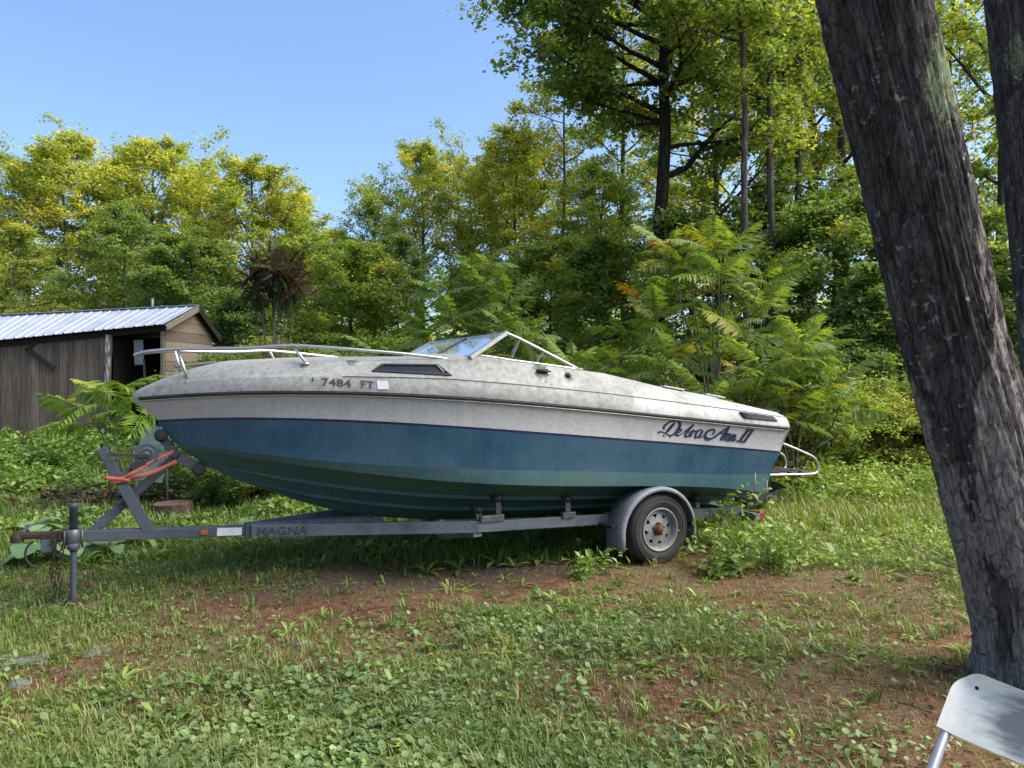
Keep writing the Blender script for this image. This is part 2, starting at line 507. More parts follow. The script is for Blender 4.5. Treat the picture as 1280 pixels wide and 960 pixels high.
# packed grey earth, worn bare beside the trailer, with the boat's shade painted in
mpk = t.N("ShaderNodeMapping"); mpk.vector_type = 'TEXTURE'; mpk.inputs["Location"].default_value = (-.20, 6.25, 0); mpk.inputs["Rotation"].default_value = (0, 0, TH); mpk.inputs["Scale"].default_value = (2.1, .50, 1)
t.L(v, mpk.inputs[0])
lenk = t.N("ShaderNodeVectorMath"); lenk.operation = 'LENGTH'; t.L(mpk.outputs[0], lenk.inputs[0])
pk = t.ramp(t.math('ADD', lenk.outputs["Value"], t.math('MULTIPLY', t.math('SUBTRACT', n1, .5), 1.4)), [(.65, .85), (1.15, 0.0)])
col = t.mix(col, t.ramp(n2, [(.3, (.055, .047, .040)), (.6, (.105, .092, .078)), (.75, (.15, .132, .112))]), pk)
farf = t.ramp(t.math('DIVIDE', sx.outputs[1], 30.0), [(.27, 0.0), (.40, 1.0)])
green = t.ramp(n2, [(.3, (.05, .07, .022)), (.6, (.11, .145, .042)), (.75, (.17, .18, .07))])
col = t.mix(col, green, farf)
t.bsdf(col, .95, 0, .1, t.bump(t.math('ADD', n2, t.math('MULTIPLY', n3, .5)), .8, .03))
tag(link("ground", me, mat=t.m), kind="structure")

# ------------------------------------------------------------------ boat
BO = Vector((-3.0346, 5.3302, 0))                       # trailer origin: the tongue above the jack
ex, ey = Vector((math.cos(TH), math.sin(TH), 0)), Vector((-math.sin(TH), math.cos(TH), 0))
XB = 0.359
boat = empty("motor_boat", BO + ex * XB, TH)
tag(boat, "weathered blue and white cuddy cabin motor boat with script name, resting on a trailer", "boat")

BL, BB, TX = 5.31, 1.12, 3.19
def halfb(x, k, xs, p=2.3):
    x = np.asarray(x, float)
    a = k * BB * (1 - np.clip(1 - (x - xs) / (TX - xs), 0, 1) ** p)
    tt = np.clip((x - TX) / (BL - TX), 0, 1.1)
    return np.where(x < TX, a, k * BB * (1 - .05 * tt ** 2))
def poly(pts, deg):
    p = np.array(pts); c = np.polyfit(p[:, 0], p[:, 1], deg)
    return lambda x: np.polyval(c, x)
zg = poly([(0, 1.397), (.18, 1.415), (.35, 1.427), (.57, 1.438), (.77, 1.444), (1.17, 1.444), (1.58, 1.438), (2.05, 1.408), (2.56, 1.364), (3.32, 1.30), (4.16, 1.214), (5.33, 1.101)], 4)
zb = poly([(.166, 1.24), (.376, 1.257), (.674, 1.264), (1.1, 1.258), (1.594, 1.23), (2.27, 1.178), (3.2, 1.10), (4.2, .995), (5.26, .89)], 4)
zcu = poly([(.27, 1.085), (.512, 1.048), (.853, .993), (1.393, .931), (1.6, .915), (2.29, .873), (3.39, .798), (5.16, .68)], 4)
zcl = poly([(.33, 1.035), (.513, 1.010), (.856, .951), (1.4, .861), (1.61, .839), (2.3, .763), (3.26, .69), (5.145, .51)], 4)
def zk(x):
    return np.interp(x, [.6, .85, 1.15, 1.43, 1.86, 2.3, 3.0, 4.0, 5.1], [.845, .715, .592, .496, .402, .345, .305, .28, .26])
NU = 56
U = np.linspace(0, 1, NU) ** 1.25
def line(xs, xe, yf, zf, z0=None):
    x = xs + (xe - xs) * U
    y = yf(x); z = zf(x)
    if z0 is not None:
        z = z + (z0 - z[0]) * np.exp(-(x - xs) / .18)
    return np.stack([x, y, z], -1)
g_line = line(0, 5.33, lambda x: halfb(x, 1, 0), zg)
b_line = line(.166, 5.265, lambda x: halfb(x, .95, .166), zb, 1.24)
bn_line = b_line - [0, .002, .018]
cu_line = line(.27, 5.19, lambda x: halfb(x, .905, .27), zcu, 1.08)
cl_line = line(.33, 5.145, lambda x: halfb(x, .885, .33, 2.2), zcl, 1.02)
cl_in = cl_line.copy(); cl_in[:, 1] *= .93; cl_in[:, 2] += .004
k_line = line(1.0, 5.03, lambda x: 0 * x, zk, .655)
def between(f, bow):
    a = cl_in * f + k_line * (1 - f)
    a[:, 0] += bow * np.exp(-U / .05)
    return a
def strake(f, bow):
    rmp = np.minimum(1, U * 8)
    top = between(f, bow)
    out_ = top.copy(); out_[:, 1] += .016 * rmp; out_[:, 2] -= .024 * rmp
    inn = out_.copy(); inn[:, 1] -= .045 * rmp; inn[:, 2] += .004 * rmp
    return top, out_, inn
s2, s2o, s2i = strake(.66, -.07)
s3, s3o, s3i = strake(.35, -.075)
mid_w = .5 * (g_line + b_line); mid_w[:, 1] -= .012 * np.minimum(1, U * 6)
mid_b = .5 * (bn_line + cu_line); mid_b[:, 1] -= .02 * np.minimum(1, U * 5) * (1 - U * .7)
bands = [(g_line, mid_w, 0), (mid_w, b_line, 0), (b_line, bn_line, 1), (bn_line, mid_b, 2), (mid_b, cu_line, 2), (cu_line, cl_line, 3),
         (cl_line, cl_in, 4), (cl_in, s2, 4), (s2, s2o, 3), (s2o, s2i, 4), (s2i, s3, 4), (s3, s3o, 3), (s3o, s3i, 4), (s3i, k_line, 4)]  # paler strake lips: worn paint with the edge highlight put in
hb = MB()
for a, b, mi in bands:
    for sgn in (-1, 1):
        A = a * [1, sgn, 1]; B_ = b * [1, sgn, 1]
        hb.grid(np.stack([A, B_], 0), mi, True, flip=(sgn > 0))
# stem cap between the two halves is closed by coincident points; transom
prof = [g_line[-1], b_line[-1], bn_line[-1], cu_line[-1], cl_line[-1], cl_in[-1], s2[-1], s3[-1], k_line[-1]]
mis = [0, 1, 2, 3, 4, 4, 4, 4]
for i in range(len(prof) - 1):
    a, b = prof[i], prof[i + 1]
    hb.add([a * [1, -1, 1], b * [1, -1, 1], b, a], [(0, 1, 2, 3)], mis[i])
hull = hb.build("hull", [M['white'], M['navy'], M['blue'], M['band'], M['bottom']], boat)
bm = bmesh.new(); bm.from_mesh(hull.data); bmesh.ops.remove_doubles(bm, verts=bm.verts, dist=.0006)
for e in bm.edges:
    if len(e.link_faces) == 2 and e.calc_face_angle(0) > R(14): e.smooth = False
bm.to_mesh(hull.data); bm.free()

def side_y(x, z):
    """outer half-breadth of the white band at boat x, height z"""
    f = (z - zb(x)) / (zg(x) - zb(x))
    return float(halfb(x, .95, .166) * (1 - f) + halfb(x, 1, 0) * f)

# deck: side flange, crease, shoulder, crown
DX = np.unique(np.concatenate([np.linspace(0, .6, 14), np.linspace(.6, 5.31, 60)]))
z_cr = lambda x: np.interp(x, [0, .05, .2, .35, .62, 1.0, 1.377, 1.7, 2.05, 2.6, 3.33, 4.0, 4.63, 5.31], [1.425, 1.45, 1.492, 1.515, 1.539, 1.549, 1.551, 1.546, 1.535, 1.492, 1.425, 1.352, 1.279, 1.196])
z_tp = lambda x: np.interp(x, [0, .05, .2, .39, .635, 1.128, 1.646, 2.0, 2.10, 2.22, 2.40, 2.535, 3.157, 3.42, 3.95, 4.48, 5.31], [1.43, 1.462, 1.522, 1.580, 1.620, 1.655, 1.668, 1.670, 1.678, 1.700, 1.692, 1.669, 1.601, 1.571, 1.467, 1.389, 1.236])
k_tp = lambda x: np.interp(x, [0, 1.6, 2.1, 2.3, 5.31], [.74, .76, .83, .86, .875])
gun = lambda x: halfb(x, 1, 0)
def deckpt(x, lv):
    g = float(gun(x))
    if lv == 0: return (x, g + .016 if x > .02 else 0.0, float(zg(x)) + .006)
    if lv == 1: return (x, g + .014 if x > .02 else 0.0, float(zg(x)) + .03)
    if lv == 2: return (x, g * .978, float(z_cr(x)))
    if lv == 2.1: return (x, g * .968, float(z_cr(x)) + .006)
    if lv == 3: return (x, g * float(k_tp(x)), float(z_tp(x)))
    if lv == 2.8: return (x, g * (.9 * float(k_tp(x)) + .1 * .968), float(z_tp(x)) * .88 + .12 * float(z_cr(x)))
X_FD, X_CK, X_AD = 2.30, 2.36, 4.55
dk = MB()
def mir(rows):
    return [[(p[0], -p[1], p[2]) for p in r] for r in rows]
rows = [[deckpt(x, lv) for x in DX] for lv in (0, 1, 2, 2.1, 2.8, 3)]
dk.grid(rows, 0, True, flip=True); dk.grid(mir(rows), 0, True)
und = [[(x, float(gun(x)) - .01, float(zg(x)) + .0045) for x in DX], rows[0]]
dk.grid(und, 0, False); dk.grid(mir(und), 0, False, flip=True)
def crown(xs, cz):
    rws = []
    for f in (1, .93, .7, .4, 0, -.4, -.7, -.93, -1):
        rws.append([(x, float(gun(x)) * float(k_tp(x)) * f, float(z_tp(x)) + cz(x) * (1 - f * f) ** .8) for x in xs])
    return rws
fx = DX[DX <= X_FD]
dk.grid(crown(fx, lambda x: .055 * min(1, x / .6)), 0, True, flip=True)
ax_ = DX[DX >= X_AD]
dk.grid(crown(ax_, lambda x: .05), 0, True, flip=True)
# cockpit coaming caps and their inner faces
cx_ = DX[(DX >= X_FD - .08) & (DX <= X_AD + .08)]
for sgn in (1, -1):
    r0 = [(x, sgn * float(gun(x)) * float(k_tp(x)), float(z_tp(x))) for x in cx_]
    r1 = [(x, sgn * (float(gun(x)) * float(k_tp(x)) - .03), float(z_tp(x)) + .012) for x in cx_]
    r2 = [(x, sgn * (float(gun(x)) * float(k_tp(x)) - .13), float(z_tp(x)) + .008) for x in cx_]
    r3 = [(x, sgn * (float(gun(x)) * float(k_tp(x)) - .16), float(z_tp(x)) - .06) for x in cx_]
    r4 = [(x, sgn * (float(gun(x)) * float(k_tp(x)) - .17), .82) for x in cx_]
    dk.grid([r0, r1, r2, r3, r4], 0, False, flip=(sgn > 0))
# deck end over the transom
ptr = [deckpt(5.31, lv) for lv in (0, 1, 2, 3)]
pc = [(5.31, 0, float(z_tp(5.31)) + .05)]
dk.add([(p[0] + .002, -p[1], p[2]) for p in ptr] + [(5.312, 0, pc[0][2])] + [(p[0] + .002, p[1], p[2]) for p in ptr[::-1]], [tuple(range(9))], 0)
deck = dk.build("deck", M['deck'], boat)
lb = MB()
lb.box((3.45, 0, .80), (2.3, 1.62, .03))
lb.box((2.34, 0, 1.22), (.03, 1.60, .86)); lb.box((4.58, 0, 1.08), (.03, 1.62, .58))
lb.box((2.9, -.5, 1.02), (.5, .45, .4), bevel=.04); lb.box((3.05, -.5, 1.36), (.12, .45, .42), bevel=.04)
lb.box((2.9, .5, 1.02), (.5, .45, .4), bevel=.04); lb.box((3.05, .5, 1.36), (.12, .45, .42), bevel=.04)
lb.box((4.35, 0, 1.0), (.4, 1.5, .38), bevel=.05)
lb.build("cockpit_seating", M['liner'], boat)
# rub rail: black insert and pale lip
rr = MB()
for sgn in (-1, 1):
    pts = [(x, sgn * (float(gun(x)) + .006), float(zg(x)) - .006) for x in DX if x > .01]
    rr.tube(pts, .0125, 6)
rr.tube([(5.335, -1.06, float(zg(5.33)) - .006), (5.335, 1.06, float(zg(5.33)) - .006)], .0125, 6)
rr.build("rub_rail", M['rubber'], boat)
lp = MB()
for sgn in (-1, 1):
    lp.tube([(x, sgn * (float(gun(x)) + .0035), float(zg(x)) - .024) for x in DX if x > .02], .006, 5)
lp.build("rail_trim", M['alu'], boat)
# thin dark seam on the deck crease
sm = MB()
for sgn in (-1, 1):
    sm.tube([(x, sgn * (float(gun(x)) * .978 + .001), float(z_cr(x)) + .001) for x in DX if x > 1.3], .0028, 4)
sm.build("deck_seam", M['louvre'], boat)

def decksurf(x, z, off=.004):
    """point on the near side deck slope between crease and shoulder"""
    a, b = deckpt(x, 2.1), deckpt(x, 3)
    if z < a[2]:
        a, b = deckpt(x, 1), deckpt(x, 2)
    f = (z - a[2]) / (b[2] - a[2])
    y = a[1] + (b[1] - a[1]) * f
    n = Vector((0, b[2] - a[2], -(b[1] - a[1]))).normalized()
    return (x, -(y + off * n.y), z + off * n.z)
# cabin side window
for sgn in (-1, 1):
    quad = [(1.521, 1.586), (1.612, 1.640), (1.998, 1.637), (2.062, 1.556)]
    def surf(P, off): 
        p = decksurf(P[0], P[1], off); return (p[0], p[1] * -sgn, p[2])
    cxq, czq = np.mean([p[0] for p in quad]), np.mean([p[1] for p in quad])
    def inset(f): return [(cxq + (p[0] - cxq) * f[0], czq + (p[1] - czq) * f[1]) for p in quad]
    O3, I3 = inset((1, 1)), inset((.93, .74))
    nseg = 5
    def ring(Q):
        out = []
        for i in range(4):
            for k in range(nseg):
                f = k / nseg; a, b = Q[i], Q[(i + 1) % 4]
                out.append((a[0] + (b[0] - a[0]) * f, a[1] + (b[1] - a[1]) * f))
        return out
    ro, ri = ring(O3), ring(I3)
    w = MB(); n = len(ro)
    V = [surf(p, .001) for p in ro] + [surf(p, .012) for p in ro] + [surf(p, .012) for p in ri] + [surf(p, .004) for p in ri]
    Fc = []
    for lv in range(3):
        for k in range(n):
            k2 = (k + 1) % n
            Fc.append((lv * n + k, lv * n + k2, (lv + 1) * n + k2, (lv + 1) * n + k))
    w.add(V, Fc, 0)
    win = w.build("cabin_window", M['rubber'], boat)
    w = MB()
    top = [(O3[1][0] * (1 - f) + O3[2][0] * f, O3[1][1] * (1 - f) + O3[2][1] * f) for f in np.linspace(0, 1, 7)]
    bot = [(O3[0][0] * (1 - f) + O3[3][0] * f, O3[0][1] * (1 - f) + O3[3][1] * f) for f in np.linspace(0, 1, 7)]
    w.grid([[surf(p, .003) for p in bot], [surf(((p[0] + q_[0]) / 2, (p[1] + q_[1]) / 2), .003) for p, q_ in zip(bot, top)], [surf(p, .003) for p in top]], 0, True)
    w.build("pane", M['smoke'], win)
    w = MB()
    w.beam(surf((O3[3][0] - .05, O3[3][1] + .018), .016), surf((O3[2][0] - .012, O3[2][1] - .012), .016), .008, .004)
    w.build("trim_strip", M['alu'], win)
# stern vent louvres
for sgn in (-1, 1):
    vq = [(4.70, 1.258), (5.125, 1.206), (5.165, 1.166), (4.735, 1.205)]
    def vs_pt(fx_, fz_, off):
        a = [vq[0][i] * (1 - fx_) + vq[1][i] * fx_ for i in (0, 1)]; b = [vq[3][i] * (1 - fx_) + vq[2][i] * fx_ for i in (0, 1)]
        P = (a[0] * (1 - fz_) + b[0] * fz_, a[1] * (1 - fz_) + b[1] * fz_)
        x, z = P; A, B2 = deckpt(x, 1), deckpt(x, 2)
        g2 = deckpt(x, 2.1)
        f = (z - A[2]) / (B2[2] - A[2])
        y = A[1] + (B2[1] - A[1]) * f
        if f > 1: y = g2[1] - (z - g2[2]) * .7
        return (x, sgn * (y + off), z + off * .3)
    w = MB()
    w.grid([[vs_pt(a, b, .005) for a in np.linspace(0, 1, 6)] for b in (0, .5, 1)], 0, False)
    vent = w.build("stern_vent", M['louvre'], boat)
    for b in (.12, .34, .56, .78, .96):
        w = MB(); w.tube([vs_pt(a, b, .011) for a in np.linspace(.02, .98, 6)], .006, 5); w.build("slat", M['rubber'], vent)

# windshield
ws = empty("windshield", (0, 0, 0), 0, boat)
def wpt(y, f):
    """point on the raked screen, y across, f 0 bottom 1 top"""
    c = 1 - (abs(y) / .9) ** 2
    xb_, xt_ = 2.245 + .05 * c, 2.58 + .02 * c
    zb_, zt_ = 1.700 + .03 * c, 1.893 + .0 * c
    yy = y * (1 - .1 * f)
    return Vector((xb_ + (xt_ - xb_) * f, yy, zb_ + (zt_ - zb_) * f))
for y0, y1 in ((-.90, -.03), (.03, .90)):
    w = MB()
    ys = np.linspace(y0, y1, 8)
    G0 = [[wpt(y, f) for y in ys] for f in np.linspace(0.02, .98, 4)]
    w.grid(G0, 0, True)
    w.build("pane", M['glass'], ws)
w = MB()
ys = np.linspace(-.9, .9, 19)
for k in range(18):
    w.beam(wpt(ys[k], 1), wpt(ys[k + 1], 1), .022, .022)
    w.beam(wpt(ys[k], 0), wpt(ys[k + 1], 0), .022, .02)
w.beam(wpt(-.9, -.02), wpt(-.9, 1.03), .03, .03); w.beam(wpt(.9, -.02), wpt(.9, 1.03), .03, .03)
w.build("frame", M['alu'], ws)
w = MB()
w.beam(wpt(-.015, -.01), wpt(-.015, 1.01), .02, .018); w.beam(wpt(.015, -.01), wpt(.015, 1.01), .02, .018)
w.build("mullion", M['louvre'], ws)
for sgn in (-1, 1):
    A = Vector((2.577, sgn * .81, 1.895)); E_ = Vector((3.17, sgn * .94, 1.61))
    Bf = Vector((2.25, sgn * .9, 1.705))
    midp = Vector((2.86, sgn * .875, 1.765))
    w = MB()
    top = catmull([A, Vector((2.68, sgn * .835, 1.852)), midp, E_], 5)
    w.tube(top, .013, 8)
    base = [Vector((x, sgn * (float(gun(x)) * float(k_tp(x)) - .03), float(z_tp(x)) + .016)) for x in np.linspace(2.25, 3.2, 10)]
    w.tube(base, .010, 6)
    w.build("side_rail", M['alu'], ws)
    w = MB(); w.beam((2.68, sgn * .836, 1.845), (2.565, sgn * .905, 1.675), .022, .014); w.build("strut", M['galv'], ws)
    w = MB(); w.beam((2.875, sgn * .88, 1.755), (2.775, sgn * .925, 1.65), .016, .012); w.build("strut", M['galv'], ws)
# mooring cleat / fitting with stain beneath the screen
w = MB()
p0 = decksurf(2.80, 1.60, .0)
w.box((p0[0], p0[1] - .01, p0[2]), (.09, .03, .03), bevel=.006)
w.tube([(p0[0] - .06, p0[1] - .03, p0[2] + .005), (p0[0] + .06, p0[1] - .03, p0[2] - .005)], .008, 6)
w.build("cleat", M['darkrust'], boat)
w = MB(); p0 = decksurf(3.02, 1.565, .0); w.lathe([(0, -.02), (.02, -.018), (.022, 0)], p0, 'y', 12); w.build("deck_fitting", M['darkrust'], boat)
# aft deck hatch hinges
for xx in (4.1, 4.62):
    w = MB(); w.box((xx, -.86 if xx > 4.3 else -.93, float(z_tp(xx)) + (.03 if xx > 4.3 else .02)), (.22, .06, .014), Matrix.Rotation(.155, 3, 'Y'), bevel=.003)
    w.build("deck_strip", M['alu'], boat)

# bow rail
br = empty("bow_rail", (0, 0, 0), 0, boat)
near = [(.02, 0, 1.705), (.03, -.05, 1.712), (.10, -.105, 1.730), (.279, -.165, 1.748), (.50, -.275, 1.752), (.739, -.375, 1.757), (1.0, -.47, 1.776), (1.20, -.54, 1.768), (1.43, -.61, 1.752), (1.80, -.70, 1.722), (2.10, -.755, 1.690), (2.17, -.765, 1.672)]
loop = [(p[0], -p[1], p[2]) for p in near[::-1]][:-1] + near
w = MB(); w.tube(catmull(loop, 5), .0125, 9); w.build("rail", M['stainless'], br)
for sgn in (-1, 1):
    for a, b in (((.29, .168, 1.747), (.353, .228, 1.525)), ((1.03, .48, 1.773), (1.105, .56, 1.655))):
        w = MB(); w.tube([(a[0], a[1] * sgn, a[2]), (b[0], b[1] * sgn, b[2])], .0105, 8)
        w.lathe([(.03, 0), (.03, .008), (.012, .012)], (b[0], b[1] * sgn, b[2] - .012), 'z', 12)
        w.build("stanchion", M['stainless'], br)
# nav light, bow chock
w = MB(); w.box((.42, -.0, 1.645), (.28, .05, .02), Matrix.Rotation(-.12, 3, 'Y'), bevel=.006); w.build("anchor_chock", M['galv'], boat)

# lettering
LET = [[(3.9977,1.1842,0.0081),(3.9775,1.1616,0.021),(3.9454,1.1229,0.0227),(3.9154,1.0943,0.0113)],[(3.9154,1.0943,0.0065),(3.8864,1.1052,0.0081),(3.8594,1.1089,0.0097),(3.8379,1.101,0.0162)],[(3.9154,1.0943,0.0065),(3.9454,1.0819,0.0081),(3.9775,1.0766,0.0097),(4.0143,1.0921,0.0162),(4.044,1.1237,0.0243),(4.0533,1.1597,0.0243),(4.0329,1.1877,0.0162),(3.9913,1.1973,0.0097),(3.9409,1.1898,0.0113),(3.9027,1.1634,0.0162),(3.8919,1.1423,0.0146),(3.9045,1.1276,0.0097)],[(3.8955,1.0835,0.0065),(3.9045,1.0739,0.0097),(3.9136,1.07,0.0065)],[(3.9637,1.0771,0.0065),(3.9711,1.0646,0.0097),(3.9683,1.0568,0.0065)],[(4.0329,1.0966,0.0065),(4.0608,1.1001,0.0097),(4.0813,1.114,0.0113),(4.072,1.1244,0.0097),(4.0496,1.1163,0.0146),(4.0329,1.0951,0.0194),(4.0366,1.0762,0.0162),(4.0608,1.074,0.0097),(4.0935,1.0896,0.0065)],[(4.0935,1.0896,0.0057),(4.1454,1.1245,0.0081),(4.1929,1.1598,0.0129),(4.1786,1.1456,0.0178),(4.1501,1.1098,0.021),(4.1265,1.0763,0.0194),(4.1378,1.0606,0.0129),(4.1625,1.0678,0.0113),(4.1758,1.0908,0.0113),(4.1644,1.1021,0.0081)],[(4.1644,1.0911,0.0065),(4.1929,1.1086,0.0081),(4.2044,1.1134,0.0129),(4.2006,1.101,0.0178),(4.1853,1.0685,0.0194),(4.1786,1.0527,0.0097)],[(4.1929,1.0829,0.0065),(4.2197,1.1027,0.0097),(4.2409,1.1072,0.0146)],[(4.3087,1.1074,0.0065),(4.2795,1.1134,0.0097),(4.2525,1.0995,0.0178),(4.2361,1.0728,0.021),(4.2409,1.0506,0.0162),(4.265,1.0549,0.0113),(4.2941,1.0835,0.0097),(4.3107,1.1051,0.0081)],[(4.3107,1.1051,0.0162),(4.2912,1.0725,0.021),(4.2834,1.0506,0.0146),(4.299,1.0486,0.0081),(4.3224,1.0627,0.0057)],[(4.4766,1.0741,0.0065),(4.4616,1.0581,0.0081),(4.4268,1.0384,0.0129),(4.3822,1.031,0.0194),(4.3498,1.0447,0.0227),(4.3439,1.0723,0.0227),(4.3675,1.1013,0.0162),(4.4119,1.1133,0.0113),(4.4387,1.1021,0.0129),(4.4347,1.0791,0.0113),(4.4168,1.067,0.0065)],[(4.5857,1.1295,0.0081),(4.5471,1.1095,0.0113),(4.4967,1.0772,0.0146),(4.4517,1.045,0.0129),(4.4218,1.0349,0.0065)],[(4.5898,1.1346,0.0178),(4.5796,1.1085,0.0259),(4.5552,1.0641,0.0259),(4.5289,1.0259,0.0227),(4.5229,1.0127,0.0097)],[(4.4817,1.074,0.0065),(4.5269,1.0763,0.0081),(4.5674,1.0743,0.0065)],[(4.5492,1.0343,0.0065),(4.5796,1.0649,0.0129),(4.5959,1.0704,0.0178),(4.5796,1.0408,0.0194),(4.5593,1.0114,0.0129)],[(4.5674,1.0336,0.0065),(4.6031,1.0611,0.0113),(4.6235,1.065,0.0162),(4.6184,1.0432,0.0194),(4.598,1.016,0.0178),(4.6143,1.0124,0.0081),(4.6338,1.0276,0.0057)],[(4.6235,1.0242,0.0065),(4.6471,1.0536,0.0129),(4.6616,1.0592,0.0162),(4.6451,1.031,0.0194),(4.6266,1.0044,0.0113)],[(4.6369,1.0252,0.0065),(4.6698,1.0529,0.0113),(4.6884,1.0553,0.0162),(4.6781,1.0299,0.0194),(4.6616,1.0092,0.0162),(4.6801,1.0086,0.0081),(4.706,1.0289,0.0057)],[(4.8211,1.0954,0.0227),(4.7822,1.0454,0.0227),(4.7424,0.9988,0.0227)],[(4.874,1.0923,0.0227),(4.8391,1.0413,0.0227),(4.8011,0.9936,0.0227)],[(4.7927,1.1024,0.0097),(4.8422,1.0979,0.0113),(4.89,1.0903,0.0097)],[(4.6957,1.0065,0.0097),(4.7529,0.9984,0.0113),(4.8137,0.9901,0.0097)]]
def ribbon(mb, P, surf_fn, off=.003):
    S = catmull(P, 4)
    Lf, Rt = [], []
    for i in range(len(S)):
        d = S[min(i + 1, len(S) - 1)][:2] - S[max(i - 1, 0)][:2]
        d = d / (np.linalg.norm(d) + 1e-9)
        nn = np.array([-d[1], d[0]]) * S[i][2] / 2
        Lf.append(surf_fn(S[i][0] + nn[0], S[i][1] + nn[1], off)); Rt.append(surf_fn(S[i][0] - nn[0], S[i][1] - nn[1], off))
    mb.grid([Lf, Rt], 0, False)
def band_surf(x, z, off):
    f = (z - zb(x)) / (zg(x) - zb(x))
    y = side_y(x, z) - .012 * (1 - abs(2 * f - 1))
    return (x, -(y + off), z)
w = MB()
for i, P in enumerate(LET):
    ribbon(w, [(p[0], p[1], p[2] * 1.25) for p in P], band_surf, .0035 + .0002 * i)
w.build("name_lettering", M['decal'], boat)

def font_mesh(txt, size, bold=0.0, shear=0.0, spacing=1.0):
    c = bpy.data.curves.new("t", 'FONT'); c.body = txt; c.size = size; c.offset = bold; c.shear = shear; c.space_character = spacing
    o = bpy.data.objects.new("t", c); COL.objects.link(o)
    dg = bpy.context.evaluated_depsgraph_get(); dg.update()
    m_ = bpy.data.meshes.new_from_object(o.evaluated_get(dg))
    V = np.array([v.co[:] for v in m_.vertices]); Fc = [tuple(p.vertices) for p in m_.polygons]
    bpy.data.objects.remove(o); bpy.data.meshes.remove(m_); bpy.data.curves.remove(c)
    return V, Fc
def reg_surf(x, z, off): return decksurf(x, z, off)
w = MB()
for txt, x0, z0, ln, tl in (("7484", 1.180, 1.492, .185, -.05), ("FT", 1.430, 1.474, .085, -.05)):
    V, Fc = font_mesh(txt, .075, .0012, 0, 1.05)
    sc_ = ln / (V[:, 0].max() - V[:, 0].min()); x_0 = V[:, 0].min()
    w.add([reg_surf(x0 + (p[0] - x_0) * sc_, z0 + p[1] * .052 / .054 - (p[0] - x_0) * sc_ * .09, .005) for p in V], Fc)
w.add([reg_surf(a, b, .005) for a, b in ((1.118, 1.515), (1.128, 1.514), (1.130, 1.545), (1.120, 1.546))], [(0, 1, 2, 3)])
w.build("registration_lettering", M['blackdecal'], boat)
w = MB(); w.grid([[reg_surf(x, z, .004) for x in np.linspace(1.535, 1.61, 4)] for z in (1.462, 1.49, 1.523)], 0, False); w.build("registration_sticker", M['sticker'], boat)

# stern: boarding rail and drive
def swim(y):
    return catmull([(5.30, y, .985), (5.62, y, .945), (5.98, y, .83), (6.155, y, .76), (6.205, y, .70), (6.215, y, .63), (6.16, y, .597), (6.0, y, .598), (5.6, y, .612), (5.17, y, .625)], 4)
w = MB(); w.tube(swim(-.60), .0125, 8); w.build("boarding_rail", M['stainless'], boat)
w = MB(); w.tube(swim(-.18), .0125, 8); w.build("boarding_rail", M['stainless'], boat)
w = MB()
for k in range(5): w.box((5.45 + k * .15, -.39, .618), (.10, .40, .02), bevel=.004)
w.build("boarding_step", M['louvre'], boat)
sd = empty("stern_drive", (0, 0, 0), 0, boat)
w = MB(); w.box((5.20, 0, .62), (.22, .42, .42), bevel=.05); w.build("transom_shield", M['drive'], sd)
# drive leg tilted up: cavitation plate, gear case, skeg
w = MB()
w.beam((5.25, 0, .55), (5.85, 0, .34), .17, .24, bevel=.05)
w.beam((5.75, 0, .50), (6.05, 0, .25), .13, .24, bevel=.04)
w.build("drive_leg", M['drive'], sd)
w = MB(); w.tube([(5.75, 0, .19), (5.85, 0, .20), (6.05, 0, .27), (6.25, 0, .36)], [.02, .055, .06, .045], 12); w.build("gear_case", M['drive'], sd)
w = MB()
w.add([(5.78, -.01, .20), (6.1, -.01, .28), (6.02, -.006, .12), (5.9, -.006, .09), (5.78, .01, .20), (6.1, .01, .28), (6.02, .006, .12), (5.9, .006, .09)], [(0, 1, 2, 3), (7, 6, 5, 4), (0, 3, 7, 4), (3, 2, 6, 7), (2, 1, 5, 6)])
w.build("skeg", M['drive'], sd)
for k in range(3):
    w = MB()
    a = k * 2.094 + .4
    G0 = []
    for r_ in np.linspace(.04, .17, 5):
        row = []
        for s_ in np.linspace(-.5, .5, 4):
            an = a + s_ * 1.0
            p = Vector((s_ * .10, r_ * math.cos(an), r_ * math.sin(an)))
            p = Matrix.Rotation(-.40, 3, 'Y') @ p + Vector((6.22, 0, .345)); row.append(p)
        G0.append(row)
    w.grid(G0, 0, True); w.build("propeller_blade", M['drive'], sd)
w = MB(); w.tube([(5.25, -.16, .70), (5.55, -.14, .58), (5.75, -.09, .42)], .022, 8); w.build("trim_cylinder", M['galv'], sd)

# ------------------------------------------------------------------ trailer
tr = empty("boat_trailer", BO, TH)
tag(tr, "slate grey single axle boat trailer with X winch stand standing on its tongue jack", "trailer")
def zt(x): return float(np.interp(x, [-.3, .1, 1.1, 5.5], [.452, .446, .388, .36]))     # centre height of the tongue
w = MB(); w.beam((-.02, 0, zt(0)), (1.17, 0, zt(1.17)), .075, .075, bevel=.006); tong = w.build("tongue", M['frame'], tr)
w = MB(); w.beam((1.14, 0, zt(1.14)), (2.2, 0, .372), .095, .095, bevel=.008); w.build("tongue_sleeve", M['rail'], tr)
w = MB(); w.beam((1.125, 0, zt(1.13)), (1.165, 0, zt(1.16)), .104, .104); w.build("collar", M['frame'], tr)
for sgn in (-1, 1):
    w = MB(); w.beam((1.17, sgn * .055, .392), (2.75, sgn * .70, .395), .045, .092, bevel=.005)
    sr = w.build("side_rail", M['rail'], tr)
    w = MB(); w.beam((2.74, sgn * .70, .395), (5.42, sgn * .74, .325), .045, .085, bevel=.005); w.build("side_rail", M['rail'], tr)
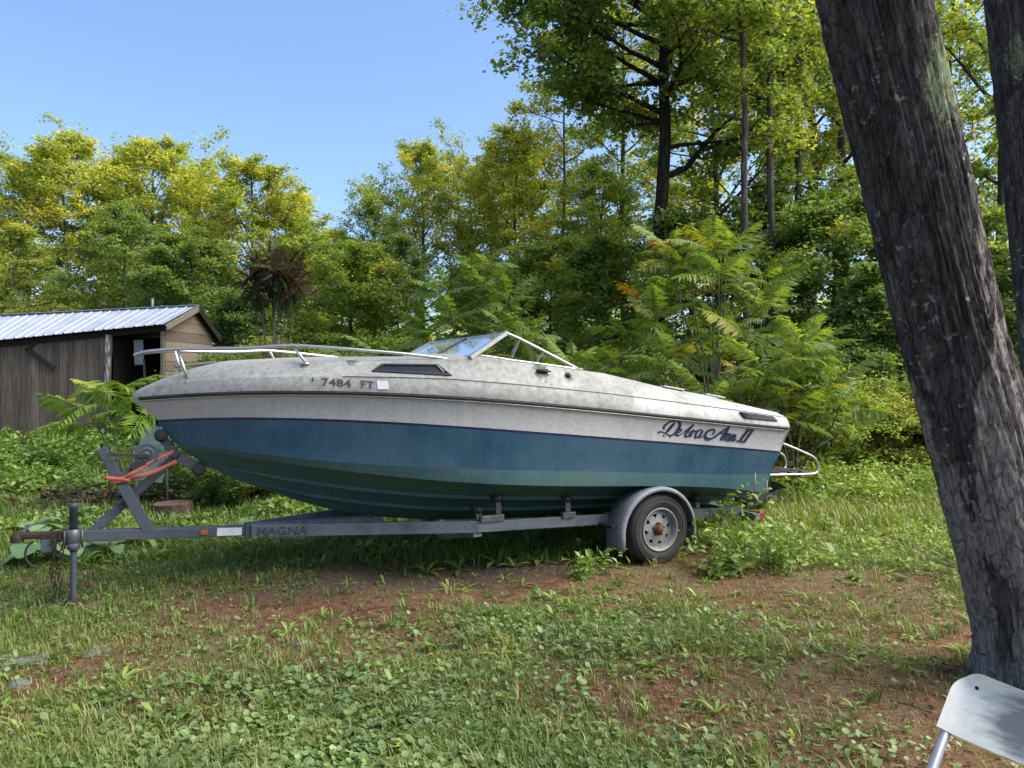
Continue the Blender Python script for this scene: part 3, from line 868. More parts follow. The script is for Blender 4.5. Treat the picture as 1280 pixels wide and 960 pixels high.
for xx in (2.75, 3.7, 4.95):
    w = MB()
    for sgn in (-1, 1):
        w.beam((xx, 0, .20), (xx, sgn * .70, .34), .07, .05, bevel=.004)
    w.build("cross_member", M['rail'], tr)
w = MB(); w.beam((5.42, -.95, .30), (5.42, .95, .30), .07, .06); w.build("rear_bar", M['rail'], tr)
w = MB(); w.tube([(4.29, -.86, .27), (4.29, .86, .27)], .03, 10); w.build("axle", M['darkrust'], tr)
for sgn in (-1, 1):
    w = MB()
    for k in range(4):
        Ls = .40 - .08 * k
        w.tube([(4.29 + s * Ls, sgn * .74, .245 + .07 * (s * Ls / .4) ** 2 - .010 * k) for s in np.linspace(-1, 1, 9)], .009, 5)
    w.build("leaf_spring", M['darkrust'], tr)
    # wheel
    wc = (4.29, sgn * .905, .287)
    wh = empty("wheel", wc, 0, tr)
    w = MB()
    Rr, ri, hw = .297, .178, .088
    w.lathe([(ri, -hw * .8), (ri + .02, -hw * .98), (.235, -hw * 1.1), (.27, -hw * 1.02), (Rr - .008, -hw * .82), (Rr, -hw * .6), (Rr, hw * .6), (Rr - .008, hw * .82), (.27, hw * 1.02), (.235, hw * 1.1), (ri + .02, hw * .98), (ri, hw * .8)], (0, 0, 0), 'y', 56)
    for rr_ in (.228, .262): w.lathe([(rr_ - .003, -hw * 1.09), (rr_, -hw * 1.13), (rr_ + .003, -hw * 1.09)], (0, 0, 0), 'y', 56)
    w.build("tyre", M['tyre'], wh)
    w = MB()
    s = sgn
    w.lathe([(.178, s * hw * .86), (.184, s * hw * .92), (.178, s * hw * .99), (.168, s * hw * .95), (.162, s * hw * .6), (.150, s * hw * .35), (.150, -s * hw * .7), (.175, -s * hw * .8)], (0, 0, 0), 'y', 48)
    n8 = 8
    yo = s * hw * .42
    def rp(r_, a, y_): return (r_ * math.cos(a), y_, r_ * math.sin(a))
    for k in range(n8):
        c0 = 2 * math.pi * k / n8 + .2; dl = math.pi / n8
        A_, Bc, C_ = rp(.055, c0 - dl, yo + s * .012), rp(.055, c0, yo + s * .012), rp(.055, c0 + dl, yo + s * .012)
        P_, Q_, Rg = rp(.092, c0, yo + s * .008), rp(.130, c0 - .20, yo), rp(.130, c0 + .20, yo)
        D_, E2, F2, G2 = rp(.152, c0 - dl, yo - s * .004), rp(.152, c0 - .2, yo - s * .004), rp(.152, c0 + .2, yo - s * .004), rp(.152, c0 + dl, yo - s * .004)
        V = [A_, Bc, C_, P_, Q_, Rg, D_, E2, F2, G2]
        Fc = [(0, 1, 3), (1, 2, 3), (0, 3, 4, 7, 6), (2, 9, 8, 5, 3), (4, 5, 8, 7)]
        w.add(V, Fc, 0)
        # hole walls give the pressing its depth
        for a_, b_ in ((P_, Q_), (Q_, Rg), (Rg, P_)):
            w.add([a_, b_, (b_[0], b_[1] - s * .012, b_[2]), (a_[0], a_[1] - s * .012, a_[2])], [(0, 1, 2, 3)], 0)
    rim = w.build("rim", M['rim'], wh)
    w = MB(); w.lathe([(0, yo + s * .055), (.022, yo + s * .053), (.036, yo + s * .042), (.038, yo + s * .01), (.056, yo + s * .011)], (0, 0, 0), 'y', 20); w.build("hub_cap", M['rust'], wh)
    for k in range(5):
        a = 2 * math.pi * k / 5 + .3
        w = MB(); w.lathe([(0, yo + s * .03), (.008, yo + s * .029), (.009, yo + s * .008)], rp(.052, a, 0), 'y', 6); w.build("lug_nut", M['rust'], wh)
    w = MB(); w.lathe([(.02, yo - s * .05), (.145, yo - s * .05)], (0, 0, 0), 'y', 24); w.build("brake_drum", M['darkrust'], wh)
    # fender: rolled arch with a lip
    w = MB()
    fc, FR = (4.275, .275), .372
    angs = np.concatenate([np.radians(np.linspace(-12, 186, 34))])
    secs = [(sgn * .80, -.028), (sgn * .80, 0), (sgn * .96, .004), (sgn * 1.005, .002), (sgn * 1.022, -.008), (sgn * 1.026, -.034)]
    rows = []
    for y_, dr in secs:
        rows.append([(fc[0] + (FR + dr) * math.cos(a) * (1.0 if math.cos(a) > 0 else 1.08), y_, fc[1] + (FR + dr) * math.sin(a)) for a in angs])
    # straight tail at the front end
    for r_, (y_, dr) in zip(rows, secs):
        p = r_[-1]; r_.append((p[0] - .004, y_, p[2] - .085))
    w.grid(rows, 0, True)
    fd = w.build("fender", M['fender'], tr)
    md = fd.modifiers.new("thickness", 'SOLIDIFY'); md.thickness = .006
    w = MB(); w.beam((3.85, sgn * .76, .34), (3.85, sgn * .96, .34), .05, .02); w.beam((4.66, sgn * .76, .30), (4.66, sgn * .96, .30), .05, .02); w.build("fender_bracket", M['darkrust'], tr)
    # roller brackets under the hull
    for xx, yy, zz in ((2.79, .60, .515), (2.95, .62, .60), (3.59, .62, .55), (4.96, .62, .46)):
        w = MB(); w.beam((xx, sgn * (yy + .05), .37), (xx, sgn * (yy + .03), zz - .02), .045, .012, up=(0, 1, 0)); rb = w.build("roller_bracket", M['galv'], tr)
        w = MB(); w.lathe([(.012, -.05), (.036, -.045), (.042, 0), (.036, .045), (.012, .05)], (xx, sgn * (yy - .0), zz), 'y', 18); w.build("roller", M['rubber'], rb)
        w = MB(); w.lathe([(.0, -.062), (.012, -.06), (.018, -.052), (.018, -.046)], (xx, sgn * yy, zz), 'y', 12); w.lathe([(.0, .062), (.012, .06), (.018, .052), (.018, .046)], (xx, sgn * yy, zz), 'y', 12); w.build("roller_pin", M['galv'], rb)
    w = MB(); w.box((2.86, sgn * .72, .455), (.20, .05, .05), bevel=.005); w.build("bracket_clamp", M['galv'], tr)
    w = MB(); w.box((3.55, sgn * .73, .43), (.12, .05, .05), bevel=.005); w.build("bracket_clamp", M['galv'], tr)
    w = MB(); w.box((5.46, sgn * .88, .30), (.05, .14, .09), bevel=.008); w.build("tail_light", M['redlens'], tr)
w = MB(); w.box((.835, -.0405, zt(.83)), (.052, .014, .036), bevel=.004); w.build("marker_light", M['amber'], tr)
w = MB(); w.beam((.925, -.0395, zt(.925) + .002), (1.10, -.0395, zt(1.1) + .002), .004, .058); w.build("reflector", M['reflwhite'], tr)
# MAGNA along the side rail, letters cut by horizontal lines
V, Fc = font_mesh("MAGNA", .1, .0035, .12, 1.05)
V = V - [V[:, 0].min(), V[:, 1].min(), 0]; V = V / [V[:, 0].max(), V[:, 1].max(), 1]
p0, p1 = Vector((1.205, -.0695, .392)), Vector((1.555, -.2122, .3925))
dd = (p1 - p0); sidev = Vector((-dd.y, dd.x, 0)).normalized() * -1
w = MB(); off = sidev * .0245
w.add([p0 + dd * p[0] + off + Vector((0, 0, -.034 + .062 * p[1])) for p in V], Fc); w.build("maker_lettering", M['blackdecal'], tr)
w = MB()
for k in range(3):
    zc = -.034 + .062 * (.28 + .24 * k)
    w.beam(p0 + off * 1.06 + Vector((0, 0, zc)), p1 + off * 1.06 + Vector((0, 0, zc)), .001, .0045)
w.build("lettering_stripe", M['rail'], tr)
# coupler
w = MB(); w.beam((-.02, 0, .452), (-.20, 0, .455), .07, .07, bevel=.006); w.beam((-.18, 0, .47), (-.355, 0, .478), .062, .045, bevel=.014)
w.lathe([(.0, .03), (.03, .026), (.042, .0), (.040, -.03)], (-.335, 0, .465), 'z', 18)
w.build("coupler", M['darkrust'], tr)
w = MB(); w.beam((-.30, 0, .50), (-.27, 0, .545), .025, .03, up=(0, 1, 0)); w.beam((-.285, 0, .535), (-.14, 0, .575), .02, .010); w.build("coupler_latch", M['galv'], tr)
w = MB(); w.box((-.15, -.03, .40), (.09, .06, .085), bevel=.004); w.build("junction_box", M['frame'], tr)
w = MB(); w.tube(catmull([(-.24, -.03, .44), (-.275, -.035, .40), (-.285, -.035, .34), (-.26, -.035, .285), (-.215, -.035, .255)], 5), .008, 7); w.build("wiring_lead", M['rubber'], tr)
# safety chains
for y_, dx in ((-.085, -.02), (-.10, .02)):
    w = MB()
    nlk = 14
    for k in range(nlk):
        cx0, cz0 = -.10 + dx + .012 * math.sin(k * .7), .455 - k * .031
        ring_ = []
        for a in np.linspace(0, 2 * math.pi, 11):
            lx, lz = .011 * math.cos(a), .021 * math.sin(a)
            ring_.append((cx0 + (lx if k % 2 else lx * .3), y_ + (0 if k % 2 else lx), cz0 + lz))
        w.tube(ring_, .0042, 5, caps=False)
    w.build("safety_chain", M['darkrust'], tr)
# jack
jk = empty("tongue_jack", (0, 0, 0), 0, tr)
w = MB(); w.lathe([(.0, .685), (.030, .685), (.032, .68), (.032, .655), (.026, .653), (.026, .36), (.0, .36)], (0, -.095, 0), 'z', 20); w.build("outer_tube", M['frame'], jk)
w = MB(); w.lathe([(.021, .37), (.021, .03)], (0, -.095, 0), 'z', 18); w.build("inner_tube", M['frame'], jk)
w = MB(); w.lathe([(.036, .51), (.042, .505), (.042, .425), (.036, .42), (.040, .41), (.040, .375), (.03, .37)], (0, -.095, 0), 'z', 20); w.box((0, -.05, .455), (.11, .03, .12), bevel=.005); w.build("swivel_clamp", M['galv'], jk)
w = MB(); w.tube([(-.052, -.095, .50), (-.052, -.095, .38)], .008, 7); w.tube([(.052, -.095, .50), (.052, -.095, .38)], .008, 7); w.build("clamp_bolt", M['galv'], jk)
w = MB(); w.lathe([(.0, .035), (.03, .035), (.045, .03), (.075, .004), (.075, -.02), (0, -.02)], (0, -.095, 0), 'z', 20); w.box((-.055, -.12, .015), (.10, .07, .02), Matrix.Rotation(.2, 3, 'Y'), bevel=.004); w.build("foot", M['darkrust'], jk)
w = MB(); w.tube([(0, -.095, .69), (-.03, -.10, .72), (-.075, -.11, .755)], .006, 6); w.build("crank_handle", M['darkrust'], jk)
# winch stand
w = MB(); w.beam((.47, -.0, .44), (.29, 0, .80), .078, .078, up=(0, 1, 0), bevel=.006); w.beam((.295, 0, .78), (.165, 0, 1.05), .068, .068, up=(0, 1, 0), bevel=.006); w.build("stand_post", M['frame'], tr)
w = MB(); w.beam((.115, .075, .46), (.66, .075, .975), .06, .065, up=(0, 1, 0), bevel=.006); w.beam((.12, .075, .455), (.12, .0, .455), .06, .07); w.build("stand_brace", M['frame'], tr)
w = MB(); w.beam((.66, .06, .965), (.545, .06, 1.12), .06, .065, up=(0, 1, 0), bevel=.006); w.beam((.665, .0, .965), (.80, .0, .885), .06, .05, up=(0, 1, 0)); w.build("bow_bracket", M['frame'], tr)
w = MB(); w.lathe([(.0, -.055), (.02, -.055), (.045, -.05), (.034, 0), (.045, .05), (.02, .055), (0, .055)], (.548, .02, 1.125), 'y', 18); w.build("bow_stop", M['rubber'], tr)
w = MB(); w.lathe([(.0, -.05), (.03, -.05), (.05, -.045), (.034, 0), (.05, .045), (.03, .05), (0, .05)], (.80, 0, .872), 'y', 18); w.build("keel_roller", M['rubber'], tr)
wi = empty("winch", (0, 0, 0), 0, tr)
w = MB(); w.lathe([(.0, -.062), (.018, -.062), (.018, -.052), (.035, -.050), (.037, -.056), (.043, -.056), (.046, -.050), (.068, -.05), (.075, -.055), (.078, -.048), (.078, -.03), (.04, -.03), (.04, .05), (.07, .05), (.07, .06), (0, .06)], (.45, -.02, .998), 'y', 36); w.build("drum", M['frame'], wi)
w = MB(); w.beam((.47, -.08, .985), (.215, -.10, 1.01), .012, .022); w.tube([(.215, -.10, 1.01), (.215, -.17, 1.012)], .014, 8); w.build("crank", M['rubber'], wi)
w = MB(); w.box((.40, -.03, .925), (.11, .09, .05), Matrix.Rotation(-.45, 3, 'Y'), bevel=.008); w.build("winch_base", M['rubber'], wi)
w = MB(); w.beam((.27, 0, .83), (.42, 0, .935), .09, .03, up=(0, 0, 1)); w.build("winch_plate", M['frame'], wi)
def strap(pts, wd, name="strap"):
    S = catmull(pts, 6); w = MB(); A, B2 = [], []
    for i, p in enumerate(S):
        d = S[min(i + 1, len(S) - 1)] - S[max(i - 1, 0)]; d = Vector(d).normalized()
        tw = .4 * math.sin(i * .55)
        nn = Vector((-d.z, tw, d.x)).normalized() * wd / 2
        A.append(Vector(p) + nn); B2.append(Vector(p) - nn)
    w.grid([A, B2], 0, True); o = w.build(name, M['strap'], wi)
    md = o.modifiers.new("thickness", 'SOLIDIFY'); md.thickness = .003
strap([(.225, -.055, .815), (.30, -.06, .838), (.36, -.075, .87), (.47, -.07, .935), (.56, -.05, .978), (.632, -.02, 1.012)], .026)
strap([(.225, -.05, .808), (.345, -.06, .835), (.43, -.08, .855), (.55, -.07, .895), (.65, -.03, .938)], .030)
strap([(.19, -.045, .845), (.26, -.062, .835), (.345, -.058, .815)], .028)
strap([(.215, .02, .80), (.205, .04, .75), (.18, .05, .70)], .016)

# ------------------------------------------------------------------ shed
M['oldboard'] = m_wood("weathered_grey_board", (.06, .045, .034), (.165, .128, .098), (.27, .215, .17), 'z')
M['gableboard'] = m_wood("weathered_tan_board", (.13, .098, .075), (.28, .22, .17), (.40, .335, .275), 'x')
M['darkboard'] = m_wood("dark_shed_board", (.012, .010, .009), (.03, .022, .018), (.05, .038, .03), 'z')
M['trimboard'] = m_wood("pale_trim_board", (.16, .13, .10), (.28, .24, .19), (.40, .35, .28), 'x')
M['roofmetal'] = simple("sky_tinted_roof_metal", (.30, .345, .42), (.38, .42, .48), 3, .45, .3, .05)  # bluish sky reflection put into the base colour
M['paper'] = simple("pale_sheet", (.42, .45, .47), (.28, .31, .33), 9, .7)
M['barklog'] = m_bark("log_bark", (.10, .085, .075), (.22, .19, .165), (.42, .40, .37), None, 1.5, .7)

SC = Vector((-6.79, 15.0, 0))
sang = math.atan2(.139, -.990)
shed = empty("wood_shed", SC, sang)
tag(shed, "sagging grey board shed with pale metal roof and open dark doorway, behind the bow", "shed")
# local: x runs left along the front wall, -y runs into the depth
def ez(s): return 2.655 - .0793 * s          # front eave
def rz(s): return 3.11 - .032 * s            # ridge
def bz(s): return 2.58 - .05 * s             # rear eave
D1, D2 = .99, 1.79
LEN = 7.2
def seeded(k): return np.random.default_rng(100 + k)
bmesh_cache = {}
s0 = 1.22; k = 0
while s0 < LEN:
    r_ = seeded(k)
    wd = .125 + .035 * r_.random()
    z0 = .12 + .10 * r_.random(); z1 = ez(s0) - .06
    w = MB()
    w.box((0, 0, 0), (wd - .006, .022, z1 - z0), bevel=.003)
    o = w.build("board", M['oldboard'], shed, (s0 + wd / 2, -.02 + .008 * (r_.random() - .5), (z0 + z1) / 2))
    o.rotation_euler = (0, .012 * (r_.random() - .5), 0)
    s0 += wd; k += 1
# the strip of wall beside the doorway at the corner, corner board
w = MB(); w.box((.025, .002, 1.40), (.07, .05, 2.40), bevel=.004); w.build("corner_board", M['trimboard'], shed)
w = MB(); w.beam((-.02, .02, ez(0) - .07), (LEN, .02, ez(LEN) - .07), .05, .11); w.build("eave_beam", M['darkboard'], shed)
# gable end: horizontal boards cut to the roof slope
zz = .15; k = 0
while zz < 3.05:
    hh = .20
    def depth_span(z):
        if z <= ez(0) - .08: a = 0.0
        else: a = D1 * (z - (ez(0) - .08)) / (rz(0) - ez(0))
        if z <= bz(0) - .06: b = D2
        else: b = D2 - (D2 - D1) * (z - (bz(0) - .06)) / (rz(0) - bz(0))
        return a + .02, b - .02
    a0, b0 = depth_span(zz); a1, b1 = depth_span(zz + hh - .008)
    if b1 > a1 + .05 or b0 > a0 + .1:
        if b1 < a1: a1 = b1 = (a1 + b1) / 2
        w = MB(); t_ = .02
        V = [(-t_ / 2, -a0, 0), (-t_ / 2, -b0, 0), (-t_ / 2, -b1, hh - .008), (-t_ / 2, -a1, hh - .008)]
        V += [(t_ / 2, p[1], p[2]) for p in V]
        w.add(V, [(0, 1, 2, 3), (7, 6, 5, 4), (0, 4, 5, 1), (1, 5, 6, 2), (2, 6, 7, 3), (3, 7, 4, 0)])
        w.build("gable_board", M['gableboard'], shed, (-.014 + .004 * (k % 2), 0, zz))
    zz += hh; k += 1
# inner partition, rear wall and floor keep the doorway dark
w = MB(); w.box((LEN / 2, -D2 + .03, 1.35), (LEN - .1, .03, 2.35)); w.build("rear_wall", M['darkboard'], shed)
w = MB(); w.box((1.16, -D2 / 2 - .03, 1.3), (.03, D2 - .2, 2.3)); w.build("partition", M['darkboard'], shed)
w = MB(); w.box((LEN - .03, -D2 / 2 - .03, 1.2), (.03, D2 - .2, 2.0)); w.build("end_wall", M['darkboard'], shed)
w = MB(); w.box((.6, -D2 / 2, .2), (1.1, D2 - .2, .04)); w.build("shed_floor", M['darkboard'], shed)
w = MB(); w.box((.80, -.40, 2.14), (.20, .012, .50), Matrix.Rotation(.04, 3, 'Y')); w.build("hanging_sheet", M['paper'], shed)
w = MB(); w.beam((.50, -.25, .3), (.66, -.35, 2.0), .03, .03); w.build("leaning_pole", M['trimboard'], shed)
w = MB(); w.beam((.26, -.3, .3), (.22, -.35, 1.6), .06, .02); w.build("leaning_plank", M['darkboard'], shed)
# peeled log post by the doorway
w = MB(); w.tube([(1.13, .06, .05), (1.12, .075, .9), (1.15, .065, 1.7), (1.13, .05, ez(1.1) - .10)], [.075, .07, .065, .07], 10); w.build("log_post", M['barklog'], shed)
# dark hooked bar nailed to the boards
w = MB(); w.beam((2.35, .03, 1.80), (2.95, .03, 2.20), .02, .10, up=(0, 0, 1)); w.beam((2.95, .03, 2.17), (2.72, .03, 2.36), .02, .06); w.build("wall_bracket", M['darkrust'], shed)
# roof: ribbed metal sheets
pw = .86
def roof_strip(s_a, s_b, front):
    rows = []
    rib = .215
    xs = []
    x = s_a
    while x < s_b - .01:
        xs += [(x, .020), (x + .022, .020), (x + .034, 0), (x + .10, 0.0), (x + .108, .006), (x + .118, 0), (x + rib - .014, 0)]
        x += rib
    xs.append((s_b + .02, .024))
    def pt(s, h, f):
        if front:
            y = .17 + (-D1 - .17) * f
            z = (ez(s) - .01) + (rz(s) - ez(s) + .012) * f - .03 * (1 - f) * 0
            slope = (rz(s) - ez(s)) / (D1 + .17)
        else:
            y = -D1 + (-(D2 - D1) - .12) * f
            z = rz(s) + .002 + (bz(s) - .06 - rz(s)) * f
        return (s, y, z + h)
    w = MB()
    w.grid([[pt(s, h, f) for s, h in xs] for f in np.linspace(0, 1, 4)], 0, False, flip=not front)
    o = w.build("roof_sheet", M['roofmetal'], shed)
    md = o.modifiers.new("thickness", 'SOLIDIFY'); md.thickness = .004
s_a = -.14
while s_a < LEN:
    roof_strip(s_a, min(s_a + pw, LEN + .1), True); roof_strip(s_a, min(s_a + pw, LEN + .1), False)
    s_a += pw
w = MB(); w.beam((-.14, -D1, rz(-.14) + .022), (LEN + .1, -D1, rz(LEN) + .022), .14, .012); w.build("ridge_cap", M['roofmetal'], shed)
w = MB()
w.beam((-.15, .16, ez(0) - .065), (-.15, -D1 + .004, rz(0) - .05), .025, .11); w.build("barge_board", M['trimboard'], shed)
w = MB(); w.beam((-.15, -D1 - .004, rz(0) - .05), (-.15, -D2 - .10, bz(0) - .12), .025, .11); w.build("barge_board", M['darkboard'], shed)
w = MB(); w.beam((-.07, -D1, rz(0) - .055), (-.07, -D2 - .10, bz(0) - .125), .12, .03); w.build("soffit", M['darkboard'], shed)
w = MB(); w.tube([(1.02, -D1 - .2, 2.9), (1.02, -D1 - .2, 3.32)], .032, 12); w.build("vent_pipe", M['galv'], shed)

# ------------------------------------------------------------------ trees
def segs_mesh(segs, n=5):
    """open prisms for branch segments: rows of (p0, p1, r0, r1)"""
    S = np.array([[*a, *b, r0, r1] for a, b, r0, r1 in segs])
    P0, P1, r0, r1 = S[:, 0:3], S[:, 3:6], S[:, 6], S[:, 7]
    d = P1 - P0; L_ = np.linalg.norm(d, axis=1, keepdims=True) + 1e-9; d = d / L_
    ref = np.where(np.abs(d[:, 2:3]) < .9, [[0, 0, 1.]], [[1., 0, 0]])
    a = np.cross(d, ref); a /= np.linalg.norm(a, axis=1, keepdims=True) + 1e-9
    b = np.cross(d, a)
    an = np.arange(n) * 2 * np.pi / n
    cs, sn = np.cos(an), np.sin(an)
    off = a[:, None, :] * cs[None, :, None] + b[:, None, :] * sn[None, :, None]
    V0 = P0[:, None, :] + off * r0[:, None, None]; V1 = P1[:, None, :] + off * r1[:, None, None]
    V = np.concatenate([V0, V1], 1).reshape(-1, 3)
    base = (np.arange(len(S)) * 2 * n)[:, None]
    k = np.arange(n); k2 = (k + 1) % n
    F1 = np.stack([k, k2, n + k2], -1); F2 = np.stack([k, n + k2, n + k], -1)
    F = np.concatenate([(base[:, :, None] + F1[None]).reshape(-1, 3), (base[:, :, None] + F2[None]).reshape(-1, 3)])
    return V, F

def leaf_mesh(P, size, r_, up=.55, aspect=.62, val=None, droop=0.0):
    """many small folded leaf faces round the points P"""
    n = len(P)
    d = r_.normal(size=(n, 3)); d[:, 2] = d[:, 2] * .5 - droop
    d /= np.linalg.norm(d, axis=1, keepdims=True) + 1e-9
    nn = r_.normal(size=(n, 3)) * (1 - up); nn[:, 2] += up * 1.4
    s = np.cross(d, nn); s /= np.linalg.norm(s, axis=1, keepdims=True) + 1e-9
    nn = np.cross(s, d)
    L_ = (size * (.5 + 1.0 * r_.random(n) ** 1.2))[:, None]
    W = L_ * aspect
    fold = nn * L_ * .14
    b = P - d * L_ * .5; tp = P + d * L_ * .5
    l = P + s * W * .5 + fold; rt = P - s * W * .5 + fold
    V = np.stack([b, l, tp, rt], 1).reshape(-1, 3)
    i = (np.arange(n) * 4)[:, None]
    F = np.stack([i + [0, 2, 1], i + [0, 3, 2]], 1).reshape(-1, 3)
    if val is None: val = r_.random(n)
    return V, F, np.repeat(val, 2)

def grow(seed, H, cb, rad, trunk_r, n_limb=20, n_sec=6, n_tw=5, per=26, leaf=.14, shape='round', lean=(0, 0), rise=.5, fork=None, extra_limbs=()):
    """returns (branch verts, faces, leaf verts, faces, leaf values)"""
    r_ = np.random.default_rng(seed)
    nseg = 12
    zs = np.linspace(0, H * .97, nseg + 1)
    wob = np.cumsum(r_.normal(0, .035, (nseg + 1, 2)) * H / nseg, 0)
    wob -= wob[0]
    def tp(z):
        f = np.clip(z / (H * .97), 0, 1)
        return np.array([np.interp(z, zs, wob[:, 0]) + lean[0] * z, np.interp(z, zs, wob[:, 1]) + lean[1] * z, z])
    def tr_(z): return trunk_r * (1 - .88 * (z / H) ** .9) + .008
    segs_big, segs = [], []
    for i in range(nseg):
        ra, rb = tr_(zs[i]), tr_(zs[i + 1])
        if i == 0: ra *= 1.35
        segs_big.append((tp(zs[i]), tp(zs[i + 1]), ra, rb))
    leafP, leafV = [], []
    ang = r_.random() * 6
    limbs = []
    for k in range(n_limb):
        f = (k + r_.random() * .8) / n_limb
        z = cb + (H * .95 - cb) * f
        if shape == 'round': env = rad * (.35 + .75 * math.sin(math.pi * min(1, .12 + f * .92)))
        elif shape == 'top': env = rad * (.45 + .7 * f * (1.25 - f * .8))
        elif shape == 'cone': env = rad * (1.05 - .9 * f)
        else: env = rad * (.6 + .4 * math.sin(math.pi * f))
        ang += 2.4 + r_.normal(0, .35)
        limbs.append((z, ang, env * (.86 + .28 * r_.random()), rise * (.5 + f * .9) + r_.normal(0, .12)))
    limbs += list(extra_limbs)
    for z, ang_, ln, up in limbs:
        p = tp(z); rr0 = min(tr_(z) * .55, .02 + ln * .016)
        d = np.array([math.cos(ang_), math.sin(ang_), up]); d /= np.linalg.norm(d)
        pts = [p]
        ns = 6
        for i in range(ns):
            d = d + r_.normal(0, .13, 3) + np.array([0, 0, .05]); d /= np.linalg.norm(d)
            pts.append(pts[-1] + d * ln / ns)
        for i in range(ns):
            segs_big.append((pts[i], pts[i + 1], rr0 * (1 - .8 * i / ns), rr0 * (1 - .8 * (i + 1) / ns)))
        nsl = max(n_sec, int(n_sec * ln / 3.0))
        for j in range(nsl):
            t_ = .25 + .75 * (j + r_.random()) / nsl
            i = min(int(t_ * ns), ns - 1); q0 = pts[i] + (pts[i + 1] - pts[i]) * (t_ * ns - i)
            base_d = pts[i + 1] - pts[i]; base_d /= np.linalg.norm(base_d)
            d2 = base_d + r_.normal(0, .75, 3) * [1, 1, .6]; d2 /= np.linalg.norm(d2)
            l2 = ln * (.22 + .25 * r_.random()) * (1.15 - .45 * t_) + .25
            q1 = q0 + d2 * l2 * .5 + r_.normal(0, .05, 3); q2 = q1 + (d2 + r_.normal(0, .3, 3)) * l2 * .5
            rs = max(.006, rr0 * .3)
            segs.append((q0, q1, rs, rs * .7)); segs.append((q1, q2, rs * .7, rs * .35))
            clump = r_.normal(0, .16)
            for m in range(n_tw):
                u = .25 + .75 * r_.random()
                b0 = q0 + (q1 - q0) * min(1, u * 2) if u < .5 else q1 + (q2 - q1) * (u * 2 - 1)
                d3 = d2 + r_.normal(0, .9, 3) * [1, 1, .55]; d3 /= np.linalg.norm(d3)
                l3 = .25 + .4 * r_.random() * min(1.4, ln / 2)
                b1 = b0 + d3 * l3
                segs.append((b0, b1, .006, .003))
                tt = r_.random(per) ** .7
                pp = b0[None] + (b1 - b0)[None] * tt[:, None] + r_.normal(0, .13, (per, 3)) * [1, 1, .6]
                leafP.append(pp); leafV.append(np.clip(.5 + clump + r_.normal(0, .2, per), 0, 1))
    Vb, Fb = segs_mesh(segs_big, 7)
    Vs, Fs = segs_mesh(segs, 3)
    VB = np.vstack([Vb, Vs]); FB = np.vstack([Fb, Fs + len(Vb)])
    P = np.vstack(leafP); vals = np.concatenate(leafV)
    VL, FL, av = leaf_mesh(P, leaf, r_, .5, .66, vals)
    return VB, FB, VL, FL, av

LEAFSTOPS = [(0.0, (.105, .165, .050)), (.35, (.175, .255, .068)), (.65, (.27, .34, .080)), (.88, (.40, .42, .092)), (1.0, (.52, .44, .10))]
M['leaf'] = attr_leaf("forest_leaf", LEAFSTOPS, .55, (1.3, 1.2, .45), .02)
M['bark_far'] = m_bark("forest_bark", (.06, .052, .046), (.15, .135, .12), (.28, .26, .24), None, 1.2, .5)
M['bark_dark'] = m_bark("dark_oak_bark", (.018, .015, .013), (.048, .041, .036), (.085, .08, .07), None, 1.2, .3)

PROTO = {}
def proto(key, **kw):
    VB, FB, VL, FL, av = grow(**kw)
    PROTO[key] = (np_mesh(key + "_trunk", VB, FB, None, True), np_mesh(key + "_crown", VL, FL, av), float(np.percentile(VL[:, 2], 99.7)))
    PROTO[key][0].materials.append(M['bark_far']); PROTO[key][1].materials.append(M['leaf'])
proto('mapleA', seed=11, H=13.5, cb=4.2, rad=3.0, trunk_r=.15, n_limb=32, n_sec=6, n_tw=6, per=29, leaf=.12, shape='round', rise=.7)
proto('mapleB', seed=12, H=13.0, cb=5.0, rad=3.2, trunk_r=.14, n_limb=32, n_sec=6, n_tw=6, per=22, leaf=.125, shape='top', rise=.8)
proto('mapleC', seed=13, H=12.0, cb=3.2, rad=2.8, trunk_r=.12, n_limb=30, n_sec=6, n_tw=5, per=30, leaf=.12, shape='round', rise=.6)
proto('poleA', seed=14, H=19.0, cb=6.5, rad=3.2, trunk_r=.19, n_limb=24, n_sec=6, n_tw=5, per=27, leaf=.13, shape='top', rise=.6)
proto('poleB', seed=15, H=18.0, cb=5.0, rad=2.8, trunk_r=.15, n_limb=26, n_sec=5, n_tw=6, per=26, leaf=.13, shape='flat', rise=.5)
proto('slim', seed=21, H=18.5, cb=6.5, rad=2.0, trunk_r=.085, n_limb=24, n_sec=5, n_tw=5, per=26, leaf=.095, shape='top', rise=.6)
proto('dense', seed=16, H=8.0, cb=.9, rad=2.4, trunk_r=.09, n_limb=30, n_sec=6, n_tw=6, per=28, leaf=.13, shape='round', rise=.35)
proto('dense2', seed=17, H=6.5, cb=.6, rad=2.2, trunk_r=.07, n_limb=28, n_sec=6, n_tw=6, per=28, leaf=.12, shape='cone', rise=.25)
proto('shrub', seed=18, H=3.0, cb=.15, rad=1.35, trunk_r=.035, n_limb=24, n_sec=5, n_tw=5, per=26, leaf=.085, shape='round', rise=.8)
proto('sapling', seed=19, H=5.0, cb=1.2, rad=1.4, trunk_r=.04, n_limb=18, n_sec=5, n_tw=5, per=22, leaf=.12, shape='round', rise=.5)

